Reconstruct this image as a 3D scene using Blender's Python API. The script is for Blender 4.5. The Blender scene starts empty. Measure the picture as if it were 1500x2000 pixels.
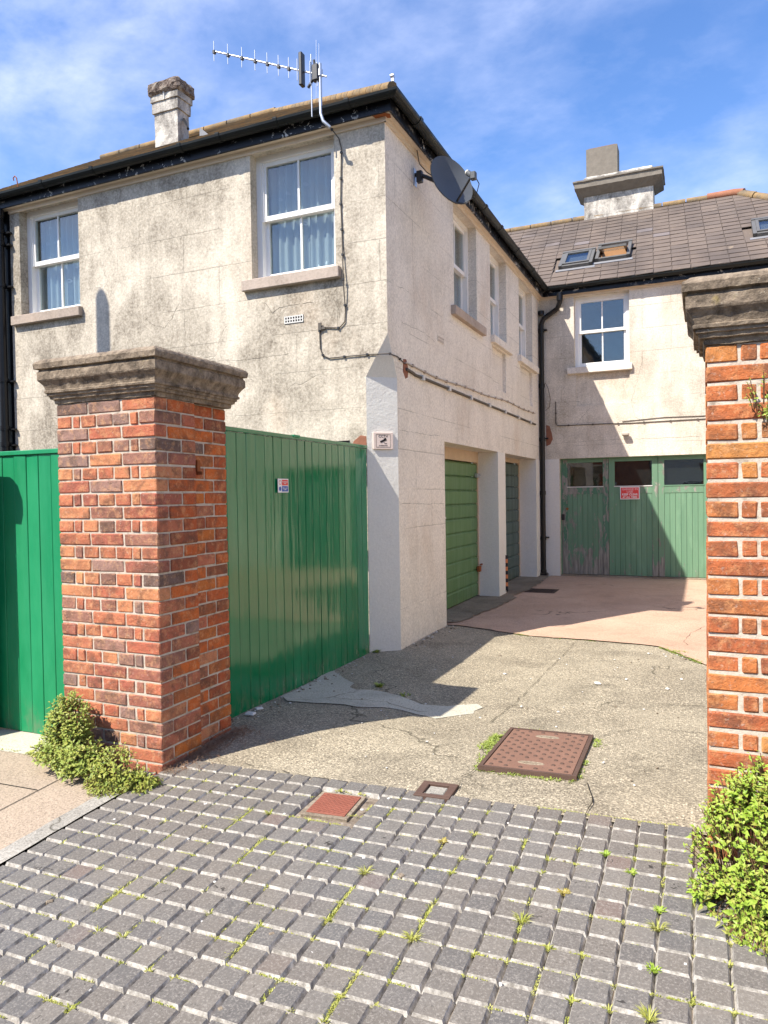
import bpy, bmesh, math, random
from mathutils import Vector, Matrix, noise as mnoise
random.seed(7)
S = bpy.context.scene
COL = S.collection
PI = math.pi
# ------------------------------------------------------------------ camera
CAM = Vector((0, 0, 1.55)); YAW, PITCH, ROLL = 0.41745, -0.02221, -0.01513; FPX = 1400.0
fw = Vector((-math.sin(YAW)*math.cos(PITCH), math.cos(YAW)*math.cos(PITCH), math.sin(PITCH)))
rt = Vector((math.cos(YAW), math.sin(YAW), 0)); up = rt.cross(fw)
rt2 = rt*math.cos(ROLL)+up*math.sin(ROLL); up2 = -rt*math.sin(ROLL)+up*math.cos(ROLL)
cd = bpy.data.cameras.new('camera'); cam = bpy.data.objects.new('camera', cd); COL.objects.link(cam)
cam.matrix_world = Matrix(((rt2.x, up2.x, -fw.x, CAM.x), (rt2.y, up2.y, -fw.y, CAM.y), (rt2.z, up2.z, -fw.z, CAM.z), (0, 0, 0, 1)))
cd.sensor_fit = 'VERTICAL'; cd.sensor_height = 24; cd.lens = FPX/2000*24; cd.clip_end = 2000; cd.clip_start = 0.05
S.camera = cam
# ------------------------------------------------------------------ light
SUN = Vector((0.4348, 0.70, -1.0)).normalized()      # direction the light travels
sl = bpy.data.lights.new('sun', 'SUN'); sl.energy = 4.6; sl.angle = math.radians(0.53); sl.color = (1.0, 0.94, 0.84)
so = bpy.data.objects.new('sun', sl); COL.objects.link(so); so.rotation_euler = SUN.to_track_quat('-Z', 'Y').to_euler()
W = bpy.data.worlds.new('World'); S.world = W; W.use_nodes = True
wn = W.node_tree; wn.nodes.clear()
sky = wn.nodes.new('ShaderNodeTexSky'); sky.sky_type = 'NISHITA'; sky.sun_disc = False
sky.sun_elevation = math.asin(-SUN.z); sky.sun_rotation = math.atan2(-SUN.x, -SUN.y)
sky.air_density = 1.0; sky.dust_density = 0.3; sky.ozone_density = 2.2
bg = wn.nodes.new('ShaderNodeBackground'); bg.inputs['Strength'].default_value = 0.13
wo = wn.nodes.new('ShaderNodeOutputWorld')
tc = wn.nodes.new('ShaderNodeTexCoord'); sx = wn.nodes.new('ShaderNodeSeparateXYZ'); wn.links.new(tc.outputs['Generated'], sx.inputs[0])
def wm(op, a, b=None, c=None):
    n = wn.nodes.new('ShaderNodeMath'); n.operation = op
    for i, v in enumerate((a, b, c)):
        if v is None: continue
        if isinstance(v, (int, float)): n.inputs[i].default_value = v
        else: wn.links.new(v, n.inputs[i])
    return n.outputs[0]
zz = wm('ADD', wm('MAXIMUM', sx.outputs['Z'], 0.0), 0.22)
cx = wn.nodes.new('ShaderNodeCombineXYZ')
wn.links.new(wm('DIVIDE', sx.outputs['X'], zz), cx.inputs[0]); wn.links.new(wm('DIVIDE', sx.outputs['Y'], zz), cx.inputs[1])
def wnoise(scale, det, rough, rot, scl, off, dist=0.0):
    mp = wn.nodes.new('ShaderNodeMapping'); mp.inputs['Rotation'].default_value = (0, 0, rot); mp.inputs['Scale'].default_value = scl; mp.inputs['Location'].default_value = off
    wn.links.new(cx.outputs[0], mp.inputs[0])
    n = wn.nodes.new('ShaderNodeTexNoise'); n.inputs['Scale'].default_value = scale; n.inputs['Detail'].default_value = det; n.inputs['Roughness'].default_value = rough; n.inputs['Distortion'].default_value = dist
    wn.links.new(mp.outputs[0], n.inputs['Vector']); return n.outputs['Fac']
def wramp(f, stops):
    r = wn.nodes.new('ShaderNodeValToRGB'); wn.links.new(f, r.inputs[0])
    e = r.color_ramp.elements
    e[0].position, e[0].color = stops[0][0], (stops[0][1],)*3+(1,); e[1].position, e[1].color = stops[1][0], (stops[1][1],)*3+(1,)
    return r.outputs[0]
c1 = wramp(wnoise(1.0, 10, 0.6, 0.5, (1.0, 1.15, 1), (3.1, 1.2, 0), 0.1), ((0.40, 0), (0.66, 1)))
c2 = wramp(wnoise(5.5, 12, 0.58, 0.5, (1, 1.25, 1), (0.4, 5.0, 0), 0.15), ((0.30, 0.1), (0.68, 1)))
cf = wm('MULTIPLY', wm('MULTIPLY', c1, c2), 0.66)
hs = wn.nodes.new('ShaderNodeHueSaturation'); hs.inputs['Hue'].default_value = 0.509; hs.inputs['Saturation'].default_value = 1.2; hs.inputs['Value'].default_value = 1.08
wn.links.new(sky.outputs[0], hs.inputs['Color'])
mx = wn.nodes.new('ShaderNodeMix'); mx.data_type = 'RGBA'
wn.links.new(cf, mx.inputs[0]); wn.links.new(hs.outputs[0], mx.inputs[6]); mx.inputs[7].default_value = (5.0, 5.3, 6.7, 1)
wn.links.new(mx.outputs[2], bg.inputs[0]); wn.links.new(bg.outputs[0], wo.inputs[0])
S.view_settings.view_transform = 'Standard'; S.view_settings.look = 'None'; S.view_settings.exposure = 0.95; S.view_settings.gamma = 1; S.view_settings.use_curve_mapping = False
S.cycles.max_bounces = 8; S.cycles.transparent_max_bounces = 12; S.cycles.use_denoising = True
# ------------------------------------------------------------------ node helper
class NT:
    def __init__(s, name, rough=0.8, spec=0.3):
        s.m = bpy.data.materials.new(name); s.m.use_nodes = True; s.t = s.m.node_tree
        s.b = s.t.nodes['Principled BSDF']; s.b.inputs['Roughness'].default_value = rough; s.b.inputs['Specular IOR Level'].default_value = spec
    def N(s, t): return s.t.nodes.new(t)
    def L(s, a, b):
        if isinstance(a, (int, float)): b.default_value = a
        elif isinstance(a, tuple): b.default_value = a if len(a) == len(b.default_value) else a+(1,)
        else: s.t.links.new(a, b)
    def pos(s): return s.N('ShaderNodeNewGeometry').outputs['Position']
    def obj(s): return s.N('ShaderNodeTexCoord').outputs['Object']
    def rnd(s): return s.N('ShaderNodeObjectInfo').outputs['Random']
    def mp(s, v, scale=(1, 1, 1), loc=(0, 0, 0), rot=(0, 0, 0)):
        n = s.N('ShaderNodeMapping'); s.L(v, n.inputs[0]); n.inputs['Scale'].default_value = scale; s.L(loc, n.inputs['Location']) if not isinstance(loc, tuple) else setattr(n.inputs['Location'], 'default_value', loc); n.inputs['Rotation'].default_value = rot
        return n.outputs[0]
    def objr(s, k=37.0):      # object coordinates shifted by the object's random number
        m = s.N('ShaderNodeVectorMath'); m.operation = 'ADD'; s.L(s.obj(), m.inputs[0]); r = s.N('ShaderNodeMath'); r.operation = 'MULTIPLY'; s.L(s.rnd(), r.inputs[0]); r.inputs[1].default_value = k
        c = s.N('ShaderNodeCombineXYZ'); s.L(r.outputs[0], c.inputs[0]); s.L(r.outputs[0], c.inputs[1]); s.L(c.outputs[0], m.inputs[1]); return m.outputs[0]
    def noise(s, v, sc, det=6, ro=0.6, dist=0.0):
        n = s.N('ShaderNodeTexNoise'); s.L(v, n.inputs['Vector']); n.inputs['Scale'].default_value = sc; n.inputs['Detail'].default_value = det; n.inputs['Roughness'].default_value = ro; n.inputs['Distortion'].default_value = dist
        return n.outputs['Fac']
    def vor(s, v, sc, feat='F1', out='Distance', rnd=1.0):
        n = s.N('ShaderNodeTexVoronoi'); n.feature = feat; s.L(v, n.inputs['Vector']); n.inputs['Scale'].default_value = sc; n.inputs['Randomness'].default_value = rnd
        return n.outputs[out]
    def ramp(s, f, *st, interp='LINEAR'):
        n = s.N('ShaderNodeValToRGB'); s.L(f, n.inputs[0]); e = n.color_ramp.elements; n.color_ramp.interpolation = interp
        while len(e) < len(st): e.new(0.5)
        for i, (p, c) in enumerate(st):
            e[i].position = p; e[i].color = (c, c, c, 1) if isinstance(c, (int, float)) else tuple(c)+(1,)
        return n.outputs[0]
    def mix(s, f, a, b, mode='MIX'):
        n = s.N('ShaderNodeMix'); n.data_type = 'RGBA'; n.blend_type = mode
        s.L(f, n.inputs[0])
        for v, i in ((a, 6), (b, 7)):
            if isinstance(v, tuple): n.inputs[i].default_value = tuple(v)+(1,)
            else: s.L(v, n.inputs[i])
        return n.outputs[2]
    def math(s, op, a, b=0.0, c=None):
        n = s.N('ShaderNodeMath'); n.operation = op; s.L(a, n.inputs[0]); s.L(b, n.inputs[1])
        if c is not None: s.L(c, n.inputs[2])
        return n.outputs[0]
    def sep(s, v):
        n = s.N('ShaderNodeSeparateXYZ'); s.L(v, n.inputs[0]); return n.outputs
    def bump(s, h, st=0.5, d=0.01, prev=None):
        n = s.N('ShaderNodeBump'); s.L(h, n.inputs['Height']); n.inputs['Strength'].default_value = st; n.inputs['Distance'].default_value = d
        if prev is not None: s.L(prev, n.inputs['Normal'])
        return n.outputs[0]
    def done(s, col=None, normal=None, rough=None, alpha=None):
        if col is not None: s.L(col if not isinstance(col, tuple) else tuple(col)+(1,), s.b.inputs['Base Color'])
        if normal is not None: s.L(normal, s.b.inputs['Normal'])
        if rough is not None: s.L(rough, s.b.inputs['Roughness'])
        if alpha is not None: s.L(alpha, s.b.inputs['Alpha'])
        return s.m
def plain(name, col, rough=0.6, spec=0.4, metal=0.0, var=0.25, sc=9):
    n = NT(name, rough, spec); p = n.pos(); f = n.noise(p, sc, 5)
    n.b.inputs['Metallic'].default_value = metal
    return n.done(n.mix(f, tuple(c*(1-var) for c in col), tuple(min(1, c*(1+var)) for c in col)), n.bump(n.noise(p, 90, 3), 0.15, 0.002))
M = {}
def wall_mat(name, clean, grime, glo, ghi, gamt, lines=True, planar='XZ', paint=0.0, seed=0.0):
    n = NT(name, 0.92, 0.15); p = n.pos(); q = n.mp(p, (1, 1, 1), (seed, seed*2, seed))
    s = n.sep(p)
    big = n.noise(n.mp(q, (1, 1, 0.8)), 0.8, 5, 0.6, 0.5)
    med = n.noise(n.mp(q, (1, 1, 0.7)), 3.2, 9, 0.66, 0.6)
    fine = n.noise(q, 34, 8, 0.72)
    spk = n.noise(q, 120, 4, 0.7)
    strk = n.noise(n.mp(q, (5, 5, 0.35)), 2.2, 6, 0.65)
    a = n.math('ADD', n.math('MULTIPLY', big, 0.52), n.math('MULTIPLY', med, 0.34)); a = n.math('ADD', a, n.math('MULTIPLY', strk, 0.16)); a = n.math('ADD', a, n.math('MULTIPLY', n.math('SUBTRACT', fine, 0.5), 0.20))
    gm = n.ramp(a, (glo, 0.0), (ghi, 1.0))
    gm2 = n.math('MULTIPLY', gm, n.math('MULTIPLY', n.ramp(fine, (0.3, 0.55), (0.62, 1.0)), gamt))
    c = n.mix(n.noise(q, 1.1, 3), clean, tuple(x*0.9 for x in clean))
    c = n.mix(gm2, c, grime)
    c = n.mix(1.0, c, n.ramp(n.noise(q, 48, 7, 0.75), (0.34, 0.76 if lines else 0.92), (0.62, 1.12 if lines else 1.03)), 'MULTIPLY')
    c = n.mix(n.math('MULTIPLY', n.ramp(spk, (0.62, 0), (0.72, 1)), n.math('ADD', n.math('MULTIPLY', gm, 0.35), 0.04)), c, (0.09, 0.08, 0.065))
    # rusty and cream stains with a shape of their own
    c = n.mix(n.math('MULTIPLY', n.ramp(n.noise(n.mp(q, (1, 1, 0.5), (5, 3, 1)), 0.9, 5), (0.56, 0), (0.7, 1)), 0.3), c, (0.56, 0.40, 0.27))
    h = n.math('ADD', n.math('MULTIPLY', n.noise(q, 5, 5, 0.6), 0.6), n.math('MULTIPLY', n.noise(q, 42, 6, 0.7), 0.4))
    nb = n.bump(h, 0.55, 0.02); nb = n.bump(spk, 0.3, 0.003, nb)
    if lines:
        u = s[0] if planar == 'XZ' else s[1]
        wob = n.math('MULTIPLY', n.math('SUBTRACT', n.noise(q, 3, 3), 0.5), 0.02)
        cz = n.N('ShaderNodeCombineXYZ'); n.L(n.math('ADD', u, wob), cz.inputs[0]); n.L(n.math('ADD', s[2], wob), cz.inputs[1])
        bt = n.N('ShaderNodeTexBrick'); n.L(cz.outputs[0], bt.inputs['Vector']); bt.inputs['Scale'].default_value = 1
        bt.inputs['Brick Width'].default_value = 0.95; bt.inputs['Row Height'].default_value = 0.405; bt.inputs['Mortar Size'].default_value = 0.0045; bt.inputs['Mortar Smooth'].default_value = 0.3
        msk = n.ramp(n.noise(q, 1.3, 4), (0.42, 0.0), (0.56, 1.0))
        ln = n.math('MULTIPLY', bt.outputs['Fac'], msk)
        c = n.mix(n.math('MULTIPLY', ln, 0.4), c, (0.16, 0.14, 0.11)); nb = n.bump(n.math('SUBTRACT', 1.0, ln), 0.6, 0.006, nb)
    # hairline cracks
    dv = n.mix(0.12, q, n.N('ShaderNodeTexNoise').outputs['Color'])
    w2 = n.N('ShaderNodeVectorMath'); w2.operation = 'ADD'; n.L(q, w2.inputs[0]); nn = n.N('ShaderNodeTexNoise'); n.L(q, nn.inputs['Vector']); nn.inputs['Scale'].default_value = 3; nn.inputs['Detail'].default_value = 6
    sc = n.N('ShaderNodeVectorMath'); sc.operation = 'SCALE'; n.L(nn.outputs['Color'], sc.inputs[0]); sc.inputs['Scale'].default_value = 0.45; n.L(sc.outputs[0], w2.inputs[1])
    cr = n.ramp(n.vor(w2.outputs[0], 0.75, 'DISTANCE_TO_EDGE'), (0.0, 1.0), (0.006, 0.0))
    cr = n.math('MULTIPLY', cr, n.ramp(n.noise(n.mp(q, (1, 1, 1), (9, 2, 4)), 0.8, 3), (0.56, 0), (0.60, 1)))
    c = n.mix(n.math('MULTIPLY', cr, 0.15), c, (0.10, 0.085, 0.065)); nb = n.bump(n.math('SUBTRACT', 1.0, cr), 0.5, 0.006, nb)
    return n.done(c, nb)
M['wallA'] = wall_mat('aged_render_front', (0.70, 0.62, 0.50), (0.185, 0.155, 0.118), 0.395, 0.61, 0.96)
M['wallB'] = wall_mat('aged_render_side', (0.80, 0.735, 0.635), (0.34, 0.29, 0.23), 0.48, 0.69, 0.5, planar='YZ', seed=4.0)
M['wallC'] = wall_mat('aged_render_rear', (0.74, 0.665, 0.555), (0.30, 0.26, 0.20), 0.42, 0.62, 0.85, seed=11.0)
M['white'] = wall_mat('white_masonry_paint', (0.74, 0.71, 0.645), (0.40, 0.37, 0.32), 0.57, 0.72, 0.6, lines=False, seed=17.0)
M['soffit'] = plain('soffit_paint', (0.66, 0.56, 0.44), 0.7, 0.3, var=0.1)
M['sill'] = wall_mat('stone_sill', (0.50, 0.41, 0.34), (0.26, 0.21, 0.17), 0.42, 0.6, 0.8, lines=False, seed=6)
M['upvc'] = plain('white_window_frame', (0.80, 0.78, 0.74), 0.35, 0.5, var=0.04)
M['oldwood'] = plain('cream_door_frame', (0.50, 0.38, 0.26), 0.7, 0.3, var=0.2)
M['dark'] = plain('dark_interior', (0.02, 0.02, 0.02), 0.9, 0.1)
M['room'] = plain('room_wall', (0.12, 0.12, 0.13), 0.9, 0.1)
M['steel'] = plain('galvanised_steel', (0.55, 0.56, 0.58), 0.38, 0.5, metal=0.8, var=0.1)
M['blackplastic'] = plain('black_plastic', (0.018, 0.018, 0.02), 0.4, 0.5)
M['rust'] = plain('rust', (0.26, 0.085, 0.03), 0.85, 0.2, var=0.4, sc=30)
M['stonewhite'] = plain('pale_stone', (0.6, 0.58, 0.54), 0.9, 0.2)
M['cable'] = plain('weathered_cable', (0.10, 0.085, 0.07), 0.7, 0.3)
M['cablew'] = plain('painted_cable', (0.42, 0.36, 0.30), 0.7, 0.3)
def m_black():
    n = NT('black_gloss_paint', 0.3, 0.22); p = n.pos()
    fl = n.ramp(n.noise(n.mp(p, (1, 1, 1)), 13, 8, 0.7, 0.4), (0.585, 0), (0.60, 1))
    fl = n.math('MULTIPLY', fl, n.ramp(n.noise(p, 1.1, 3), (0.42, 0), (0.55, 1))); fl = n.math('MULTIPLY', fl, n.ramp(n.sep(p)[2], (0.0, 1), (1.0, 1)))
    c = n.mix(fl, (0.008, 0.008, 0.010), (0.55, 0.53, 0.50))
    return n.done(c, n.bump(n.noise(p, 25, 6), 0.2, 0.004), n.math('ADD', n.math('MULTIPLY', fl, 0.5), n.ramp(n.noise(p, 4, 3), (0.3, 0.22), (0.7, 0.42))))
M['fascia'] = m_black()
M['black'] = plain('black_pipe_paint', (0.010, 0.010, 0.011), 0.32, 0.3, var=0.3)
def m_gutter():
    n = NT('black_gutter', 0.3, 0.22); p = n.pos()
    return n.done(n.mix(n.noise(p, 3, 6), (0.006, 0.007, 0.007), (0.020, 0.022, 0.020)), n.bump(n.noise(p, 30, 5), 0.15, 0.003), n.ramp(n.noise(p, 5, 5), (0.3, 0.25), (0.7, 0.5)))
M['gutter'] = m_gutter()
def m_brick(name, stops, dirt=0.25):
    n = NT(name, 0.92, 0.12); o = n.objr(); r = n.rnd()
    base = n.ramp(r, *stops)
    f = n.noise(o, 22, 8, 0.7); g2 = n.noise(o, 9, 4, 0.6, 0.6)
    c = n.mix(n.ramp(g2, (0.44, 0), (0.64, 1)), base, n.mix(0.62, base, (0.11, 0.07, 0.05)))
    c = n.mix(n.ramp(f, (0.50, 0), (0.64, 0.85)), c, n.mix(0.5, base, (0.66, 0.36, 0.17)))
    c = n.mix(n.math('MULTIPLY', n.ramp(n.noise(n.pos(), 60, 4, 0.7), (0.58, 0), (0.7, 1)), dirt), c, (0.62, 0.55, 0.46))
    c = n.mix(n.ramp(n.noise(o, 130, 3, 0.6), (0.60, 0), (0.70, 0.6)), c, (0.05, 0.03, 0.025))
    nb = n.bump(n.noise(o, 26, 8, 0.72, 0.5), 0.9, 0.013); nb = n.bump(n.noise(o, 110, 4, 0.7), 0.5, 0.003, nb)
    return n.done(c, nb)
M['brickA'] = m_brick('old_red_brick', ((0.0, (0.52, 0.185, 0.095)), (0.22, (0.45, 0.135, 0.08)), (0.4, (0.60, 0.255, 0.12)), (0.56, (0.38, 0.12, 0.08)), (0.72, (0.33, 0.155, 0.11)), (0.86, (0.34, 0.21, 0.17)), (0.95, (0.18, 0.115, 0.095)), (1.0, (0.50, 0.165, 0.08))), 0.3)
M['brickB'] = m_brick('orange_red_brick', ((0.0, (0.54, 0.165, 0.06)), (0.35, (0.46, 0.13, 0.055)), (0.6, (0.58, 0.20, 0.065)), (0.85, (0.38, 0.105, 0.05)), (1.0, (0.64, 0.28, 0.08))), 0.35)
M['brickR'] = m_brick('bright_orange_brick', ((0.0, (0.60, 0.155, 0.04)), (0.4, (0.48, 0.11, 0.04)), (0.7, (0.24, 0.09, 0.055)), (1.0, (0.58, 0.17, 0.04))), 0.12)
def m_mortar(nm='lime_mortar', k=1.0):
    n = NT(nm, 0.95, 0.1); p = n.pos()
    c = n.ramp(n.noise(p, 14, 8, 0.7), (0.3, tuple(k*x for x in (0.22, 0.175, 0.13))), (0.46, tuple(k*x for x in (0.48, 0.41, 0.33))), (0.7, tuple(k*x for x in (0.62, 0.54, 0.45))))
    return n.done(c, n.bump(n.noise(p, 70, 6, 0.7), 0.8, 0.006))
M['mortar'] = m_mortar(); M['mortarB'] = m_mortar('pale_mortar', 1.12)
def m_cap():
    n = NT('weathered_brownstone', 0.95, 0.1); p = n.pos()
    f = n.noise(p, 13, 9, 0.74, 0.2); s = n.sep(p)
    c = n.ramp(f, (0.28, (0.05, 0.042, 0.034)), (0.42, (0.16, 0.125, 0.092)), (0.56, (0.30, 0.235, 0.17)), (0.7, (0.40, 0.33, 0.245)))
    c = n.mix(n.ramp(n.noise(p, 60, 5, 0.7), (0.62, 0), (0.7, 0.8)), c, (0.50, 0.44, 0.34))
    c = n.mix(n.ramp(n.noise(p, 5, 5, 0.6), (0.62, 0), (0.7, 0.5)), c, (0.34, 0.26, 0.07))
    nb = n.bump(n.noise(p, 22, 8, 0.7), 0.9, 0.018); nb = n.bump(n.noise(p, 120, 4, 0.7), 0.6, 0.004, nb)
    return n.done(c, nb)
M['cap'] = m_cap()
def m_green(name, col, col2, rough, flake=0.0, flakecol=(0.33, 0.31, 0.27), wav=0.35):
    n = NT(name, rough, 0.5); p = n.pos(); o = n.objr(5.0)
    st = n.noise(n.mp(p, (1, 1, 0.05)), 26, 6, 0.6)
    c = n.mix(st, col, col2)
    c = n.mix(n.math('MULTIPLY', n.rnd(), 0.25), c, tuple(x*0.75 for x in col))
    c = n.mix(n.ramp(n.noise(p, 75, 4, 0.7), (0.70, 0), (0.74, 0.5)), c, tuple(min(1, x*2.2+0.05) for x in col))
    rr = n.ramp(n.noise(n.mp(p, (1, 1, 0.12)), 7, 5), (0.3, rough*0.75), (0.7, min(1, rough*1.5)))
    nb = n.bump(n.noise(n.mp(o, (1, 1, 0.08)), 16, 3, 0.5), wav, 0.01); nb = n.bump(st, 0.12, 0.003, nb)
    dz_ = n.math('MULTIPLY', n.ramp(n.sep(p)[2], (0.0, 1.0), (0.22, 0.0)), n.ramp(n.noise(n.mp(p, (1, 1, 0.4)), 14, 7, 0.7), (0.46, 0), (0.66, 0.6)))
    c = n.mix(dz_, c, (0.17, 0.145, 0.10)); rr = n.math('ADD', rr, n.math('MULTIPLY', dz_, 0.5))
    c = n.mix(n.ramp(n.noise(n.mp(p, (1, 1, 0.3)), 2.2, 6, 0.65), (0.52, 0), (0.66, 0.22)), c, tuple(min(1, x*1.5+0.05) for x in col2))
    if flake > 0:
        s = n.sep(p)
        f = n.noise(n.mp(p, (1, 1, 0.3)), 9, 9, 0.74, 0.4)
        lo = n.math('MULTIPLY', n.ramp(s[2], (0.0, 1.0), (0.6, 0.35)), flake)
        f = n.ramp(n.math('ADD', f, n.math('MULTIPLY', lo, 0.21)), (0.66, 0), (0.675, 1))
        c = n.mix(f, c, n.ramp(n.noise(n.mp(p, (1, 1, 0.1)), 40, 5), (0.3, tuple(x*0.45 for x in flakecol)), (0.7, flakecol)))
        rr = n.math('MAXIMUM', rr, f); nb = n.bump(n.math('SUBTRACT', 1.0, f), 0.4, 0.003, nb)
    return n.done(c, nb, rr)
M['gateL'] = m_green('emerald_gate_paint', (0.0, 0.20, 0.07), (0.003, 0.235, 0.09), 0.42, wav=0.2)
M['gateR'] = m_green('gloss_green_gate_paint', (0.0, 0.15, 0.047), (0.004, 0.185, 0.068), 0.09, wav=0.42)
M['gateR'].node_tree.nodes['Principled BSDF'].inputs['Coat Weight'].default_value = 0.25; M['gateR'].node_tree.nodes['Principled BSDF'].inputs['Coat Roughness'].default_value = 0.10
M['garG'] = m_green('green_metal_door_paint', (0.075, 0.16, 0.055), (0.10, 0.20, 0.075), 0.42)
M['garD'] = m_green('slate_green_metal_door_paint', (0.05, 0.085, 0.075), (0.065, 0.10, 0.09), 0.45)
M['garR'] = m_green('flaking_sage_paint', (0.10, 0.215, 0.13), (0.17, 0.30, 0.185), 0.6, flake=0.4)
M['garRw'] = m_green('worn_sage_paint', (0.10, 0.20, 0.12), (0.15, 0.27, 0.17), 0.65, flake=1.4)
M['garRb'] = m_green('bare_grey_timber', (0.07, 0.17, 0.10), (0.10, 0.22, 0.14), 0.7, flake=2.2)
def m_glass(name, tint=(0.9, 0.95, 0.95)):
    m = bpy.data.materials.new(name); m.use_nodes = True; t = m.node_tree; t.nodes.clear()
    o = t.nodes.new('ShaderNodeOutputMaterial'); mixn = t.nodes.new('ShaderNodeMixShader'); tr = t.nodes.new('ShaderNodeBsdfTransparent'); gl = t.nodes.new('ShaderNodeBsdfGlossy')
    lw = t.nodes.new('ShaderNodeLayerWeight'); lw.inputs[0].default_value = 0.5; fr = t.nodes.new('ShaderNodeMath'); fr.operation = 'POWER'; fr.inputs[1].default_value = 3.2; t.links.new(lw.outputs['Facing'], fr.inputs[0])
    gl.inputs['Roughness'].default_value = 0.02; tr.inputs[0].default_value = tint+(1,)
    nz = t.nodes.new('ShaderNodeTexNoise'); nz.inputs['Scale'].default_value = 1.5; bp = t.nodes.new('ShaderNodeBump'); bp.inputs['Strength'].default_value = 0.05; bp.inputs['Distance'].default_value = 0.02
    t.links.new(nz.outputs['Fac'], bp.inputs['Height']); t.links.new(bp.outputs[0], gl.inputs['Normal'])
    ad = t.nodes.new('ShaderNodeMath'); ad.operation = 'MULTIPLY_ADD'; ad.inputs[1].default_value = 0.75; ad.inputs[2].default_value = 0.09
    t.links.new(fr.outputs[0], ad.inputs[0])
    t.links.new(ad.outputs[0], mixn.inputs[0]); t.links.new(tr.outputs[0], mixn.inputs[1]); t.links.new(gl.outputs[0], mixn.inputs[2]); t.links.new(mixn.outputs[0], o.inputs[0])
    return m
M['glass'] = m_glass('window_glass')
def m_lace():
    n = NT('lace_curtain', 0.9, 0.1); p = n.obj()
    s = n.sep(p)
    cz = n.N('ShaderNodeCombineXYZ'); n.L(s[0], cz.inputs[0]); n.L(s[2], cz.inputs[1])
    d = n.vor(cz.outputs[0], 8.5, 'F1', 'Distance', 0.75)
    ring = n.math('MULTIPLY', n.ramp(d, (0.10, 0), (0.14, 1)), n.ramp(d, (0.19, 1), (0.23, 0)))
    dot = n.ramp(d, (0.04, 1), (0.07, 0))
    msk = n.ramp(s[2], (0.35, 1), (0.75, 0.15))
    pat = n.math('MULTIPLY', n.math('MAXIMUM', ring, dot), msk)
    al = n.math('ADD', n.math('MULTIPLY', pat, 0.25), 0.75)
    n.b.inputs['Subsurface Weight'].default_value = 0.0
    cc = n.mix(pat, (0.58, 0.62, 0.63), (0.98, 0.99, 0.99))
    n.done(cc, None, None)
    out = [x for x in n.t.nodes if x.type == 'OUTPUT_MATERIAL'][0]; t = n.N('ShaderNodeBsdfTranslucent'); n.L(cc, t.inputs[0]); m1 = n.N('ShaderNodeMixShader'); m1.inputs[0].default_value = 0.35
    tr = n.N('ShaderNodeBsdfTransparent'); m2 = n.N('ShaderNodeMixShader'); n.L(al, m2.inputs[0])
    n.t.links.new(n.b.outputs[0], m1.inputs[1]); n.t.links.new(t.outputs[0], m1.inputs[2]); n.t.links.new(tr.outputs[0], m2.inputs[1]); n.t.links.new(m1.outputs[0], m2.inputs[2]); n.t.links.new(m2.outputs[0], out.inputs[0])
    return n.m
M['lace'] = m_lace()
def m_paver():
    n = NT('blue_black_paver_top', 0.62, 0.18); o = n.objr(); p = n.pos()
    c = n.ramp(n.rnd(), (0.0, (0.138, 0.122, 0.105)), (0.5, (0.178, 0.158, 0.134)), (0.8, (0.118, 0.110, 0.102)), (0.97, (0.155, 0.135, 0.115)), (1.0, (0.185, 0.12, 0.095)))
    c = n.mix(n.ramp(n.noise(p, 0.9, 3), (0.45, 0), (0.62, 0.45)), c, (0.12, 0.122, 0.125))
    c = n.mix(n.ramp(n.noise(p, 110, 5, 0.8), (0.50, 0), (0.62, 0.55)), c, (0.34, 0.31, 0.27))
    c = n.mix(n.ramp(n.noise(n.mp(p, (1, 1, 1), (2, 2, 0)), 70, 5, 0.8), (0.56, 0), (0.66, 0.6)), c, (0.05, 0.045, 0.04))
    c = n.mix(n.math('MULTIPLY', n.ramp(n.noise(p, 19, 5, 0.6, 1.2), (0.655, 0), (0.67, 0.85)), n.ramp(n.noise(p, 2.2, 2), (0.48, 0), (0.56, 1))), c, (0.025, 0.022, 0.02))
    c = n.mix(n.ramp(n.noise(n.mp(p, (1, 1, 1), (3, 7, 0)), 6, 3, 0.5), (0.79, 0), (0.80, 0.8)), c, (0.5, 0.48, 0.45))
    nb = n.bump(n.noise(o, 60, 6, 0.7), 0.45, 0.004); nb = n.bump(n.noise(o, 260, 3, 0.7), 0.4, 0.0015, nb)
    return n.done(c, nb, n.ramp(n.noise(p, 3.5, 5), (0.3, 0.42), (0.7, 0.75)))
M['paver'] = m_paver()
def m_bevel():
    n = NT('limey_paver_bevel', 0.9, 0.15); p = n.pos()
    c = n.ramp(n.noise(p, 30, 8, 0.75), (0.28, (0.14, 0.125, 0.11)), (0.44, (0.29, 0.265, 0.23)), (0.62, (0.56, 0.525, 0.47)))
    return n.done(c, n.bump(n.noise(p, 120, 5, 0.7), 0.7, 0.004))
M['bevel'] = m_bevel()
def m_joint():
    n = NT('sandy_joint', 0.95, 0.1); p = n.pos()
    c = n.ramp(n.noise(p, 16, 8, 0.75), (0.3, (0.08, 0.06, 0.045)), (0.50, (0.24, 0.195, 0.15)), (0.66, (0.42, 0.37, 0.31)))
    c = n.mix(n.ramp(n.noise(p, 2.4, 6, 0.7), (0.56, 0), (0.66, 0.6)), c, (0.30, 0.28, 0.07))
    return n.done(c, n.bump(n.noise(p, 130, 5, 0.8), 0.9, 0.006))
M['joint'] = m_joint()
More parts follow.
